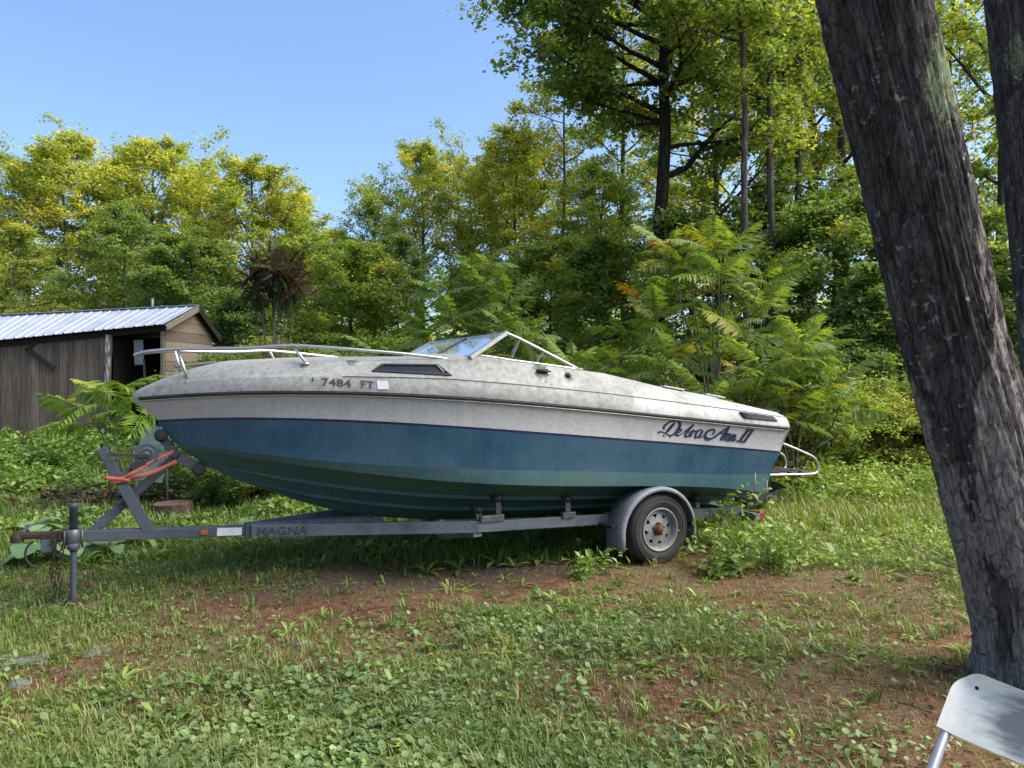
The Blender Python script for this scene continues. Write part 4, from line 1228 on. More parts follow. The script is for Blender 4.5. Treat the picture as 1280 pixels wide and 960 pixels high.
def place_tree(key, px, Y, label, name="leafy_tree", cat="tree", top=None, group=None, col=(1, 1, 1), rot=None, wid=1.0, X=None, bark=None):
    """px: where the stem stands seen from the path (only to find X); top: height of the crown top in metres"""
    x = (px - 640) / 961 * Y if X is None else X
    tm, cm, H = PROTO[key]
    s = (top / H) if top else 1.0
    base = empty(name, (x, Y, gz(x, Y) - .05), (rot if rot is not None else random.random() * 6.28))
    base.scale = (s * wid, s * wid, s)
    tag(base, label, cat, group)
    t_o = link("trunk", tm, base); c_o = link("crown", cm, base)
    if bark is not None:
        t_o.material_slots[0].link = 'OBJECT'; t_o.material_slots[0].material = bark
    c_o.color = (*col, 1)
    return base
def hz(py, Y): return 1.5 + (480 - py) / 961 * Y

G1 = "trees of the stand behind the shed"
YEL, MID, DRK, GRN = (1.45, 1.32, 1.0), (1.12, 1.12, 1.05), (.62, .76, .90), (1.02, 1.08, 1.0)  # leaf tints: YEL puts in sunlit glow, DRK the shade of lower crowns
left_stand = [
    ('mapleA', -40, 33, 190, MID, "leafy tree at the far left edge of the stand, cut by the frame"),
    ('mapleB', 35, 36, 182, MID, "broad dark topped tree above the left end of the shed roof"),
    ('mapleC', 88, 33, 178, YEL, "rounded yellow green tree left of the stand's highest crown"),
    ('mapleB', 140, 37, 168, YEL, "highest crown of the stand above the middle of the shed roof"),
    ('mapleA', 195, 35, 182, YEL, "yellow green tree above the shed's vent pipe"),
    ('mapleB', 250, 38, 188, YEL, "yellow green tree directly above the shed's gable peak"),
    ('mapleA', 310, 34, 205, YEL, "slim yellow topped tree left of the gap in the tree line"),
    ('mapleC', 365, 36, 245, YEL, "sunlit tree at the right end of the stand, beside the sky gap"),
    ('mapleC', 150, 27, 265, DRK, "lower dark green tree in front of the stand, above the shed"),
    ('mapleC', 20, 26, 290, MID, "lower green tree in front of the stand at the left edge"),
    ('dense', 240, 25, 300, DRK, "low dark bushy tree just right of the shed's gable peak"),
]
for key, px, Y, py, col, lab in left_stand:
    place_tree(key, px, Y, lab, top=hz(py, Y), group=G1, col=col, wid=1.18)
G2 = "trees of the stand behind the boat"
mid_stand = [
    ('mapleC', 425, 34, 292, GRN, "low tree standing under the sky gap in the tree line"),
    ('mapleB', 470, 30, 222, GRN, "airy tree right of the sky gap in the tree line"),
    ('mapleA', 530, 33, 185, YEL, "pale topped tree left of the boat's windshield, in the middle stand"),
    ('mapleB', 590, 31, 168, YEL, "pale topped tree above the boat's windshield"),
    ('mapleA', 640, 29, 158, YEL, "yellow green tree under the overhanging oak branch"),
    ('poleB', 700, 27, 60, YEL, "tall yellow green tree left of the dark oak trunk"),
    ('mapleC', 745, 24, 200, GRN, "green tree close left of the dark oak trunk"),
    ('mapleC', 660, 36, 190, YEL, "sunlit tree far behind the windshield, between nearer stems"),
    ('mapleC', 500, 24, 300, DRK, "dark lower tree behind the foredeck"),
]
for key, px, Y, py, col, lab in mid_stand:
    place_tree(key, px, Y, lab, top=hz(py, Y), group=G2, col=col)
G3 = "tall trees on the right"
right_stand = [
    ('slim', 940, 14.5, None, GRN, "tall slim tree, left one of the pair behind the sumac"),
    ('slim', 972, 15.5, None, MID, "tall slim tree, right one of the pair behind the sumac"),
    ('slim', 1006, 17, None, MID, "straight dark stemmed tree left of the big leaning trunk"),
    ('poleB', 900, 27, None, YEL, "sunlit tree seen between the oak and the pair of slim trees"),
    ('poleA', 865, 31, None, YEL, "yellow lit tree behind the oak's right hand limbs"),
    ('poleB', 1060, 24, None, MID, "tall tree half hidden by the top of the big leaning trunk"),
    ('poleA', 1190, 22, None, YEL, "yellow lit tall tree seen right of the big leaning trunk"),
    ('poleB', 1250, 19, None, GRN, "green tall tree between the leaning trunk and the right edge trunk"),
    ('poleA', 1010, 22, None, YEL, "tall yellow green tree close behind the three slim stems"),
    ('poleB', 1045, 19, None, MID, "tall green tree whose crown fills the gap left of the leaning trunk's top"),
    ('poleA', 780, 33, None, YEL, "yellow lit tree behind the oak's left hand crown"),
]
for i, (key, px, Y, py, col, lab) in enumerate(right_stand):
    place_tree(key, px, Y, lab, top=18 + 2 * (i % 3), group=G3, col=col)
under = [
    ('dense', 1045, 15.5, 250, DRK, "dark green bushy tree left of the big leaning trunk"),
    ('dense2', 1100, 13.5, 330, DRK, "dark green bushy tree directly behind the big leaning trunk"),
    ('dense', 985, 17.5, 230, DRK, "dark bushy tree under the pair of slim trees"),
    ('dense', 1190, 15, 250, DRK, "dark bushy tree seen right of the leaning trunk"),
    ('dense', 1275, 14, 300, DRK, "dark bushy tree at the right edge behind the second trunk"),
    ('dense2', 750, 19, 300, GRN, "green bushy tree left of the oak's foot"),
    ('dense', 690, 22, 300, GRN, "bushy tree behind the windshield's rear end"),
    ('dense2', 620, 21, 330, GRN, "bushy tree behind the windshield's peak"),
    ('dense', 440, 23, 310, GRN, "bushy tree behind the middle of the foredeck"),
    ('dense2', 300, 20, 370, DRK, "low dark bushy tree behind the bow rail"),
    ('dense2', 860, 17, 260, DRK, "bushy tree just right of the oak's trunk"),
    ('dense', 380, 27, 300, GRN, "bushy tree behind the drooping red brown sumac"),
]
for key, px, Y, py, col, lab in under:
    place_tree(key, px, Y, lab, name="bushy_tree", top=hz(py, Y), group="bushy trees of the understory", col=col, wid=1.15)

# the dark oak with its long right hand limbs
VB, FB, VL, FL, av = grow(seed=31, H=17, cb=6.6, rad=3.3, trunk_r=.20, n_limb=26, n_sec=7, n_tw=6, per=30, leaf=.12, shape='flat', rise=.5,
    extra_limbs=[(7.8, .25, 4.5, 1.05), (6.0, .1, 3.6, .55), (4.4, -.1, 3.2, .40), (3.9, .2, 3.4, .12), (8.0, 2.8, 2.7, .5), (7.4, 3.3, 2.6, .35), (8.9, 3.0, 3.0, .55), (9.3, 2.9, 3.0, .3), (9.6, 3.1, 3.9, .30), (10.0, 2.7, 3.8, .15), (9.8, 3.5, 3.6, .2), (8.4, 3.7, 2.6, .3), (7.2, 2.9, 2.0, .2)])
ok = empty("oak_tree", (3.05, 16.6, gz(3.05, 16.6) - .05), 0)
tag(ok, "dark trunked oak with long bare limbs reaching right and a crown overhanging the sky gap", "tree")
o = link("trunk", np_mesh("oak_trunk", VB, FB, None, True), ok, mat=M['bark_dark'])
o = link("crown", np_mesh("oak_crown", VL, FL, av), ok, mat=M['leaf']); o.color = (.85, .95, .9, 1)

# far wood seen between the stems
r_ = np.random.default_rng(77)
nb = 420
cx = r_.uniform(-75, 85, nb); cy = r_.uniform(48, 72, nb); cz_ = r_.uniform(.5, 1, nb) ** .7 * (7.5 + 4 * vnoise(cx, cx * 0, 9)) * r_.uniform(.15, 1, nb)
per = 170
P = np.repeat(np.stack([cx, cy, cz_], -1), per, 0) + r_.normal(0, 1, (nb * per, 3)) * [1.5, 1.3, 1.0]
P[:, 2] = np.abs(P[:, 2])
vals = np.clip(np.repeat(r_.normal(.6, .18, nb), per) + r_.normal(0, .15, nb * per), 0, 1)
V, F, a_ = leaf_mesh(P, .42, r_, .5, .7, vals)
dw = link("distant_woods", np_mesh("distant_woods", V, F, a_), mat=M['leaf']); dw.color = (1.3, 1.25, 1.0, 1)  # tint puts sunlit yellow into the far leaves
tag(dw, "hazy yellow green wood far behind the nearer stems", "woods", kind="stuff")

# ------------------------------------------------------------------ the big trunks on the right
def big_trunk(parent, axis, radii, ztop, name="trunk", mat=None, seed=0, nsides=230, dz=.012, amp=.034):
    """axis: z -> (x, y) control points, real relief in the bark"""
    zs = np.concatenate([np.arange(-.15, 4.2, dz), np.arange(4.2, ztop, .12)])
    A = np.array(axis)
    cx, cy = np.interp(zs, A[:, 0], A[:, 1]), np.interp(zs, A[:, 0], A[:, 2])
    rad = np.interp(zs, [p[0] for p in radii], [p[1] for p in radii])
    th = np.linspace(0, 2 * np.pi, nsides, endpoint=False)
    TT, ZZ = np.meshgrid(th, zs)
    Rr = rad[:, None] * np.ones_like(TT)
    # periodic coordinates round the trunk
    u, w_ = np.cos(TT) * 1.0, np.sin(TT) * 1.0
    def pn(fu, fz, o):
        s_ = TT * fu
        a = vnoise(s_ + o, ZZ * fz + o * 3, 1.0)
        b = vnoise(s_ - 2 * np.pi * fu + o, ZZ * fz + o * 3, 1.0)
        m = TT / (2 * np.pi)
        return a * (1 - m) + b * m
    warp = (pn(2.0, .9, 3 + seed) - .5)
    s_ = TT + .16 * warp * 2
    def rid(fu, fz, o):
        a = vnoise(s_ * fu + o, ZZ * fz + o, 1.0); b = vnoise((s_ - 2 * np.pi) * fu + o, ZZ * fz + o, 1.0)
        m = np.clip((TT - 5.2) / (2 * np.pi - 5.2), 0, 1); n_ = a * (1 - m) + b * m
        return np.abs(2 * n_ - 1)
    ridge = np.clip(rid(11, 1.5, 11 + seed) * 2.6, 0, 1) * .5 + np.clip(rid(21, 4.2, 23 + seed) * 2.2, 0, 1) * .32 + np.clip(rid(36, 11, 41 + seed) * 2.0, 0, 1) * .18
    fine = pn(40, 26, 31 + seed)
    h = amp * (ridge - .6) + .006 * (fine - .5) + .05 * (pn(.8, .5, 5) - .5)
    flare = .085 * np.exp(-np.clip(ZZ, 0, 9) / .14) * (1 + .5 * np.cos(TT * 4 + 1))
    Rr = Rr + h + flare
    X = cx[:, None] + Rr * np.cos(TT); Y = cy[:, None] + Rr * np.sin(TT)
    V = np.stack([X, Y, ZZ], -1).reshape(-1, 3)
    nz, ns = len(zs), nsides
    i = np.arange(nz - 1)[:, None] * ns; j = np.arange(ns)[None]; j2 = (j + 1) % ns
    q_ = np.stack([i + j, i + j2, i + ns + j2, i + ns + j], -1).reshape(-1, 4)
    F = np.vstack([q_[:, [0, 1, 2]], q_[:, [0, 2, 3]]])
    return link(name, np_mesh(name, V, F, None, True), parent, mat=mat)

def m_trunk(name, patch=None):
    t = NT(name)
    v = t.coord("Object")
    st = t.coord("Object", (11, 11, 2.0))
    g = t.noise(st, 1.4, 10, .72, .4)
    fine = t.noise(v, 34, 8, .72)
    col = t.ramp(g, [(.32, (.022, .020, .0195)), (.5, (.060, .055, .053)), (.68, (.12, .112, .106))])
    # pale, smoother bark in long tongues, more of it low on the trunk
    sx = t.N("ShaderNodeSeparateXYZ"); t.L(v, sx.inputs[0])
    low = t.math('SUBTRACT', .70, t.math('MULTIPLY', sx.outputs[2], .13))
    big = t.noise(t.coord("Object", (3.4, 3.4, .7)), 1.2, 5, .6, .7)
    pf = t.ramp(t.math('ADD', big, t.math('SUBTRACT', low, .5)), [(.52, 0.0), (.57, 1.0)])
    pale = t.ramp(fine, [(.3, (.14, .122, .110)), (.55, (.27, .238, .215)), (.75, (.38, .345, .315))])
    col = t.mix(col, pale, t.math('MULTIPLY', pf, .8))
    # dark cracks
    vo = t.N("ShaderNodeTexVoronoi"); vo.feature = 'DISTANCE_TO_EDGE'; vo.inputs["Scale"].default_value = 1.25
    wob = t.N("ShaderNodeVectorMath"); wob.operation = 'ADD'
    cb = t.N("ShaderNodeCombineXYZ"); t.L(t.math('MULTIPLY', g, 1.6), cb.inputs[0]); t.L(t.math('MULTIPLY', g, 1.2), cb.inputs[1])
    t.L(t.coord("Object", (22, 22, 4.5)), wob.inputs[0]); t.L(cb.outputs[0], wob.inputs[1]); t.L(wob.outputs[0], vo.inputs["Vector"])
    crack = t.ramp(vo.outputs["Distance"], [(0.0, 1.0), (.05, 0.0)])
    col = t.mix(col, (.014, .012, .011), t.math('MULTIPLY', crack, .35))
    # crusty lichen: small pale spots, and one big green rosette
    l1 = t.ramp(t.noise(v, 21, 6, .65), [(.585, 0.0), (.625, 1.0)])
    l2 = t.ramp(t.noise(v, 3.0, 4, .6), [(.44, 0.0), (.58, 1.0)])
    col = t.mix(col, (.34, .36, .31), t.math('MULTIPLY', t.math('MULTIPLY', l1, l2), .75))
    if patch:
        for c_, r0, cc in patch:
            vd = t.N("ShaderNodeVectorMath"); vd.operation = 'DISTANCE'
            mp = t.N("ShaderNodeMapping"); t.L(v, mp.inputs[0]); mp.inputs["Scale"].default_value = (1, 1, .55)
            t.L(mp.outputs[0], vd.inputs[0]); vd.inputs[1].default_value = (c_[0], c_[1], c_[2] * .55)
            f_ = t.ramp(t.math('ADD', t.math('DIVIDE', vd.outputs["Value"], r0), t.math('MULTIPLY', t.math('SUBTRACT', t.noise(v, 30, 9, .8), .5), 2.6)), [(.72, 1.0), (1.0, 0.0)])
            col = t.mix(col, t.mix(cc, tuple(x * .35 for x in cc), t.ramp(fine, [(.4, 0.0), (.65, 1.0)])), t.math('MULTIPLY', f_, .75))
    hh = t.math('ADD', t.math('MULTIPLY', g, .7), t.math('SUBTRACT', t.math('MULTIPLY', fine, .5), crack))
    t.bsdf(col, .93, 0, .12, t.bump(hh, .7, .02))
    return t.m
bt = empty("leaning_tree", (2.68, 3.9, gz(2.68, 3.9)))
tag(bt, "big dark trunk leaning left in the right foreground, rough bark with pale lichen patches", "tree")
def sun_crown(seed, n, c, s, size):
    r2 = np.random.default_rng(seed)
    k = r2.normal(0, 1, (n // 40, 3)) * s + c
    P_ = np.repeat(k, 40, 0) + r2.normal(0, .35, (len(k) * 40, 3))
    return leaf_mesh(P_, size, r2, .5, .66, np.clip(np.repeat(r2.normal(.5, .15, len(k)), 40) + r2.normal(0, .15, len(k) * 40), 0, 1))
big_trunk(bt, [(-.2, .07, .01), (0, .03, 0), (1.81, -.53, -.13), (3.3, -.985, -.28), (8, -2.0, -.5), (14, -2.4, -.6)], [(-.2, .285), (0, .272), (.6, .258), (1.8, .243), (3.3, .236), (8, .17), (13, .05)], 13,
          mat=m_trunk("leaning_trunk_bark", [((-.74, -.43, 2.88), .125, (.30, .36, .20)), ((-.80, -.40, 1.05), .05, (.3, .32, .26)), ((-1.06, -.42, 2.35), .06, (.3, .32, .27))]))
segl = []
for k_, (z_, a_, ln_) in enumerate([(7.0, 1.2, 3.4), (8.0, -2.0, 3.0), (8.8, .2, 3.2), (9.6, 2.6, 3.0), (10.5, -1.0, 2.6), (11.5, .9, 2.2), (12.2, 3.4, 2)]):
    p = np.array([-2.0 - (z_ - 8) * .07, -.5, z_]); d = np.array([math.cos(a_), math.sin(a_), .7])
    for i in range(4): q_ = p + d * ln_ / 4 + [0, 0, .05]; segl.append((p, q_, .07 * (1 - i / 4.5), .07 * (1 - (i + 1) / 4.5))); p = q_
V, F = segs_mesh(segl, 6)
link("limbs", np_mesh("limbs", V, F, None, True), bt, mat=M['bark_dark'])
V, F, a_ = sun_crown(51, 3600, np.array([-2.2, -.3, 11.3]), np.array([1.8, 1.8, 1.4]), .15)
link("crown", np_mesh("leaning_crown", V, F, a_), bt, mat=M['leaf'])
st2 = empty("edge_tree", (4.37, 6.0, gz(4.37, 6.0)))
tag(st2, "grey brown trunk cut off by the right edge of the picture, behind the leaning tree", "tree")
big_trunk(st2, [(-.2, 0, 0), (0, 0, 0), (2.0, -.18, 0), (4.5, -.46, 0), (9, -.9, 0), (15, -1.1, 0)], [(-.2, .24), (0, .23), (2, .205), (4.5, .19), (9, .13), (14, .05)], 14, seed=4, nsides=150, dz=.02, amp=.028,
          mat=m_trunk("edge_trunk_bark", [((-.55, -.17, 4.0), .10, (.25, .29, .17)), ((-.40, -.17, 3.3), .05, (.3, .33, .24))]))
V, F, a_ = sun_crown(52, 3600, np.array([-.9, 0, 12.5]), np.array([2.0, 2.0, 1.5]), .15)
link("crown", np_mesh("edge_crown", V, F, a_), st2, mat=M['leaf'])

# ------------------------------------------------------------------ sumacs: pinnate fronds, each its own part
M['sumac'] = attr_leaf("sumac_leaf", [(0.0, (.075, .135, .030)), (.45, (.130, .210, .042)), (.8, (.180, .255, .050)), (1.0, (.25, .28, .06))], .45, (1.2, 1.2, .4), .02, True, .6)
M['stem'] = simple("sumac_stem", (.075, .060, .045), (.13, .11, .085), 20, .8, 0, .2)
def frond_mesh(name, seed, droop, npair=12):
    r2 = np.random.default_rng(seed)
    V, F, A_ = [], [], []
    ts = np.linspace(0, 1, 14)
    def rach(t_): return np.array([t_ * (1 - .18 * droop * t_), 0, -droop * t_ ** 2 * .62 + .10 * t_ * (1 - droop)])
    def addtri(vs_, fs_, v_):
        b = len(V); V.extend(vs_); F.extend([tuple(b + i for i in f) for f in fs_]); A_.extend([v_] * len(fs_))
    for i in range(0, 13, 2):
        p, q_ = rach(ts[i]), rach(ts[min(i + 2, 13)]); wd = .006
        addtri([p + [0, wd, 0], p - [0, wd, 0], q_ - [0, wd * .7, 0], q_ + [0, wd * .7, 0]], [(0, 1, 2), (0, 2, 3)], .15)
    for k in range(npair):
        t_ = .20 + .78 * (k + .2) / npair
        p = rach(t_); d = rach(min(1, t_ + .05)) - rach(t_ - .05); d /= np.linalg.norm(d)
        ln = .235 * (.55 + .75 * math.sin(math.pi * min(1, .15 + .8 * t_))) * (1 if t_ < .85 else .8)
        for sg in (-1, 1):
            dr = d * .42 + np.array([0, sg, 0]) * .95 + np.array([0, 0, -.30 - .25 * r2.random()]) + r2.normal(0, .07, 3)
            dr /= np.linalg.norm(dr)
            wv = np.cross(dr, [0, 0, 1.]); wv /= np.linalg.norm(wv)
            w_ = ln * .125
            mid_ = p + dr * ln * .45; sag = np.array([0, 0, -ln * .10])
            addtri([p, mid_ + wv * w_ + [0, 0, ln * .035], p + dr * ln + sag, mid_ - wv * w_ + [0, 0, ln * .035]], [(0, 2, 1), (0, 3, 2)], float(np.clip(r2.normal(.55, .2), 0, 1)))
    p = rach(1.0); d = rach(1.0) - rach(.95); d /= np.linalg.norm(d)
    addtri([p, p + d * .06 + [0, .022, 0], p + d * .14, p + d * .06 - [0, .022, 0]], [(0, 2, 1), (0, 3, 2)], .6)
    me = np_mesh(name, np.array(V), np.array(F), np.array(A_))
    me.materials.append(M['sumac'])
    return me
FROND = [frond_mesh("frond_%d" % i, 200 + i, dr_) for i, dr_ in enumerate((.25, .45, .65, .95))]
def sumac(label, base, tips, seed, flen=.6, nf=9, col=(1, 1, 1), warm=.12, droopy=0, stem_r=.03, elev=(5, 55), red=None):
    r2 = np.random.default_rng(seed)
    root = empty("sumac_shrub", (base[0], base[1], gz(base[0], base[1]) - .02))
    tag(root, label, "shrub", "sumac shrubs round the clearing")
    b0 = np.array([0, 0, 0.])
    for ti, tp in enumerate(tips):
        tp = np.array(tp, float)
        fork = np.array([tp[0] * .25, tp[1] * .25, tp[2] * (.30 + .25 * r2.random())])
        m1 = fork + (tp - fork) * .55 + np.array([*(tp[:2] * .06), -.06])
        w = MB()
        w.tube(catmull([b0 + r2.normal(0, .04, 3) * [1, 1, 0], fork, m1, tp], 4), np.linspace(stem_r * .62, .007, 13), 6)
        w.build("stem", M['stem'], root)
        a0 = r2.random() * 6
        for k in range(nf):
            az = a0 + k * 2.399 + r2.normal(0, .2)
            el = R(elev[0] + (elev[1] - elev[0]) * (k + r2.random()) / nf)
            di = min(3, max(0, int(1.6 - el * 1.4 + droopy + r2.random() * 1.6)))
            o = link("frond", FROND[di], root, tuple(tp - np.array([0, 0, .16 * (1 - k / nf)])))
            s_ = flen * (.55 + .70 * r2.random())
            o.scale = (s_, s_, s_)
            o.rotation_euler = (r2.normal(0, .38), -el, az)
            c = np.array(col) * (.82 + .36 * r2.random())
            if r2.random() < warm: c = c * np.array([1.45, 1.02, .8]) if r2.random() < .75 else c * np.array([1.75, .80, .7])
            if red is not None and r2.random() < red: c = np.array([.62, .22, .95]) * (.6 + .6 * r2.random())
            o.color = (*c, 1)
    return root
def dome(seed, n, rx, rz0, rz1, ry=None):
    r2 = np.random.default_rng(seed); out = []
    for k in range(n):
        a = k * 2.399 + r2.normal(0, .2); f = math.sqrt((k + .4) / n)
        out.append((rx * f * math.cos(a), (ry or rx) * f * math.sin(a), rz1 - (rz1 - rz0) * f ** 1.6 + r2.normal(0, .1)))
    return out
sumac("big green sumac with orange tinged fronds behind the boat's stern", (2.62, 10.0), dome(61, 30, 1.5, 1.35, 3.45), 61, .58, 11, (1.05, 1.0, 1), .06, .5)
sumac("lower sumac spreading right of the big one, above the stern vent", (3.75, 10.2), dome(62, 10, .85, 1.0, 1.95), 62, .58, 8, (1.05, 1.04, 1), .10, .5)
sumac("green sumac standing directly behind the windshield", (-.62, 13.0), dome(63, 16, 1.0, 2.0, 3.45), 63, .6, 11, (.9, .95, 1), .03, .5)
sumac("sumac with drooping red brown fronds on a thin stem, behind the bow rail", (-4.35, 14.0), [(0.0, 0, 3.62), (.28, .1, 3.45), (-.22, -.05, 3.5), (.45, 0, 3.3), (-.42, .1, 3.25), (.1, -.2, 3.4), (.3, -.1, 3.15), (-.3, .1, 3.12), (0.05, .2, 3.2)], 64, .46, 18, (.40, .36, .6), .0, 1.3, .03, (-60, 75), .55)
sumac("fresh green sumac with large fronds, between shed and trailer tongue", (-4.48, 9.0), [(-.20, -.1, 1.42), (.12, .05, 1.30), (-.38, .0, 1.12)], 65, .80, 7, (1.15, 1.2, 1), 0.02, .4, .02, (0, 45))
sumac("low sumac with a few reddish fronds behind the foredeck", (-2.35, 12.2), dome(66, 8, .95, 1.35, 2.05), 66, .6, 8, (.85, .9, 1), .12, .8, .025, (-5, 45), .22)
sumac("low green sumac right behind the windshield's rear end", (.75, 11.8), dome(67, 8, .8, 1.3, 2.0), 67, .58, 8, (1, 1.05, 1), .1)
sumac("low green sumac behind the middle of the cockpit", (1.55, 11.2), dome(68, 7, .6, 1.2, 1.75), 68, .55, 8, (.95, 1.0, 1), .1)
sumac("small sumac with reddish fronds left of the green one behind the windshield", (-1.65, 12.6), dome(69, 6, .6, 1.5, 2.05), 69, .55, 8, (.8, .8, 1), .15, .8, .025, (-5, 45), .2)

# ------------------------------------------------------------------ shrubs at the edge of the clearing
OLV, GLD = (1.25, 1.15, 1.1), (1.6, 1.3, 1.0)
shr = [
    (960, 11.0, 1.5, OLV, "olive green shrub behind the boarding rail"),
    (1030, 11.6, 1.75, GRN, "shrub at the foot of the low sumac, right of the stern"),
    (1085, 12.2, 1.6, OLV, "olive shrub halfway between stern and leaning trunk"),
    (1140, 12.6, 1.5, GLD, "yellowing shrub close to the leaning trunk's left side"),
    (1000, 12.5, 2.3, DRK, "dark shrub in the second row behind the stern"),
    (1110, 13.4, 2.2, DRK, "dark shrub in the second row left of the leaning trunk"),
    (880, 11.2, 1.5, GRN, "green shrub at the foot of the big sumac"),
    (1205, 12.5, 1.7, GRN, "green shrub just right of the leaning trunk"),
    (1262, 11.5, 1.8, OLV, "olive shrub at the right edge of the picture"),
    (700, 12.8, 1.9, GRN, "green shrub behind the cockpit side"),
    (560, 14.5, 2.2, OLV, "olive shrub behind the registration number"),
    (400, 14.0, 2.0, GRN, "green shrub behind the second rail stanchion"),
    (285, 13.0, 1.9, DRK, "dark shrub between the shed and the bow rail"),
    (330, 15.5, 2.3, OLV, "olive shrub at the drooping sumac's foot"),
    (790, 13.5, 2.2, DRK, "dark shrub left of the big sumac"),
    (480, 15.5, 2.4, GRN, "green shrub behind the middle of the foredeck"),
    (630, 16.0, 2.5, DRK, "dark shrub behind the windshield struts"),
    (230, 9.8, .95, DRK, "low dark shrub under the bow, behind the winch"),
    (300, 9.2, .80, DRK, "low dark shrub under the forward hull"),
    (360, 9.6, .70, GRN, "low green shrub under the hull, behind the maker's lettering"),
]
for px, Y, h_, col, lab in shr:
    place_tree('shrub', px, Y, lab, name="leafy_shrub", cat="shrub", top=h_, group="shrubs at the edge of the clearing", col=col, wid=1.25 if h_ > 1 else 1.7)

# ------------------------------------------------------------------ odds and ends behind the tongue
M['stump'] = m_wood("split_stump_wood", (.03, .02, .016), (.08, .055, .043), (.15, .115, .095), 'z')
def stump(x, y, r0, h, label):
    z0 = gz(x, y)
    root = empty("tree_stump", (x, y, z0)); tag(root, label, "stump")
    r2 = np.random.default_rng(5)
    n = 22; pr = [r0 * (1 + .10 * r2.random()) for _ in range(n)]
    w = MB(); rows = []
    for zz_, f in ((-.03, 1.12), (h * .5, 1.02), (h, 1.0)):
        rows.append([(pr[k % n] * f * math.cos(2 * math.pi * k / n), pr[k % n] * f * math.sin(2 * math.pi * k / n), zz_ + (.02 * r2.random() if zz_ == h else 0)) for k in range(n + 1)])
    w.grid(rows, 0, False); w.build("side", M['stump'], root)
    w = MB(); w.add([p for p in rows[-1][:-1]] , [tuple(range(n))]); w.build("cut_face", M['stump'], root)
stump(-3.80, 8.6, .20, .17, "split grey brown tree stump behind the winch stand")
w = MB()
sheetz = gz(-4.35, 9.3)
w.box((0, 0, .66), (.36, .006, .66), Matrix.Rotation(.14, 3, 'Y') @ Matrix.Rotation(-.12, 3, 'X'))
o = w.build("plastic_sheet", M['film'], None, (-4.32, 9.25, sheetz)); tag(o, "cloudy clear plastic sheet propped upright behind the winch", "sheet")
w = MB(); w.tube(catmull([(-4.12, 9.2, gz(-4.12, 9.2)), (-4.13, 9.2, .5), (-4.15, 9.21, .95)], 4), .014, 6); o = w.build("metal_stake", M['galv'], None); tag(o, "thin pale stake standing beside the plastic sheet", "stake")
# brush pile
bp = empty("brush_pile", (-5.0, 9.4, gz(-5.0, 9.4))); tag(bp, "low pile of dead brown sticks and leaves behind the tongue jack", "brush pile")
r2 = np.random.default_rng(9)
for k in range(40):
    a = r2.random() * 6.28; ln = .2 + .4 * r2.random()
    p = np.array([r2.normal(.3, .6), r2.normal(0, .22), .04 + .16 * r2.random()])
    d = np.array([math.cos(a), math.sin(a) * .5, r2.normal(0, .22)]) * ln / 2
    w = MB(); w.tube(catmull([p - d, p + r2.normal(0, .03, 3), p + d], 3), [.013, .012, .011, .010, .009, .008, .006], 5); w.build("stick", M['bark_far'], bp)
M['deadleaf'] = attr_leaf("dead_leaf", [(0.0, (.035, .018, .012)), (.5, (.09, .048, .03)), (.85, (.16, .095, .05)), (1.0, (.26, .20, .12))], .2, (1.1, .8, .5), .03, False, .6)
P_ = np.stack([r2.normal(.3, .8, 900), r2.normal(0, .26, 900), np.abs(r2.normal(.08, .07, 900))], -1)
V, F, a_ = leaf_mesh(P_, .075, r2, .5, .6)
o = link("dead_leaves", np_mesh("dead_leaves", V, F, a_), bp, mat=M['deadleaf']); o["kind"] = "stuff"

# broad-leaved plants by the jack
M['broad'] = attr_leaf("broad_leaf", [(0.0, (.12, .22, .09)), (1.0, (.23, .36, .17))], .35, (1.1, 1.15, .5), .03)
def broad_leaf_mesh(seed, ln=1.0, wd=.42):
    r2 = np.random.default_rng(seed); n = 9
    rows = []
    for sx_ in np.linspace(-1, 1, 7):
        row = []
        for t_ in np.linspace(0, 1, n):
            wv = wd * (math.sin(math.pi * min(1, t_ * .93 + .05)) ** .75)
            z_ = .55 * t_ - .75 * t_ * t_ + .10 * abs(sx_) * wv + .02 * math.sin(t_ * 17 + seed) * abs(sx_)
            row.append((.18 + t_ * ln, sx_ * wv, z_ + .25))
        rows.append(row)
    w = MB(); w.grid(rows, 0, True); w.tube([(0, 0, 0), (.10, 0, .14), (.19, 0, .25)], .018, 5)
    me = w.mesh("broad_leaf")
    at = me.attributes.new("v", 'FLOAT', 'FACE'); at.data.foreach_set("value", np.clip(r2.normal(.5, .12, len(me.polygons)), 0, 1).astype(np.float32))
    me.materials.append(M['broad']); return me
BLM = [broad_leaf_mesh(i, 1.0, .36 + .05 * i) for i in range(3)]
def broad_plant(x, y, n, size, label, seed, z0=0.0):
    r2 = np.random.default_rng(seed)
    root = empty("broad_leaved_plant", (x, y, gz(x, y) + z0)); tag(root, label, "plant", "broad leaved plants behind the tongue")
    for k in range(n):
        o = link("leaf", BLM[k % 3], root)
        s_ = size * (.7 + .5 * r2.random()); o.scale = (s_, s_, s_)
        o.rotation_euler = (r2.normal(0, .15), r2.normal(0, .25), k * 2.4 + r2.normal(0, .3))
        c = .85 + .3 * r2.random(); o.color = (c, c, c, 1)
broad_plant(-3.95, 6.55, 6, .33, "large leaved pale green plant behind the coupler", 1)
broad_plant(-3.55, 6.75, 7, .26, "leafy pale green plant right behind the tongue jack", 2)
broad_plant(-2.75, 7.7, 7, .24, "broad leaved plant under the winch stand brace", 3)
broad_plant(-2.25, 7.9, 6, .22, "broad leaved plant behind the amber marker light", 4)
broad_plant(-4.75, 7.6, 6, .24, "broad leaved plant at the left edge behind the coupler", 5)
broad_plant(-1.75, 7.6, 5, .22, "broad leaved plant behind the white reflector", 6)

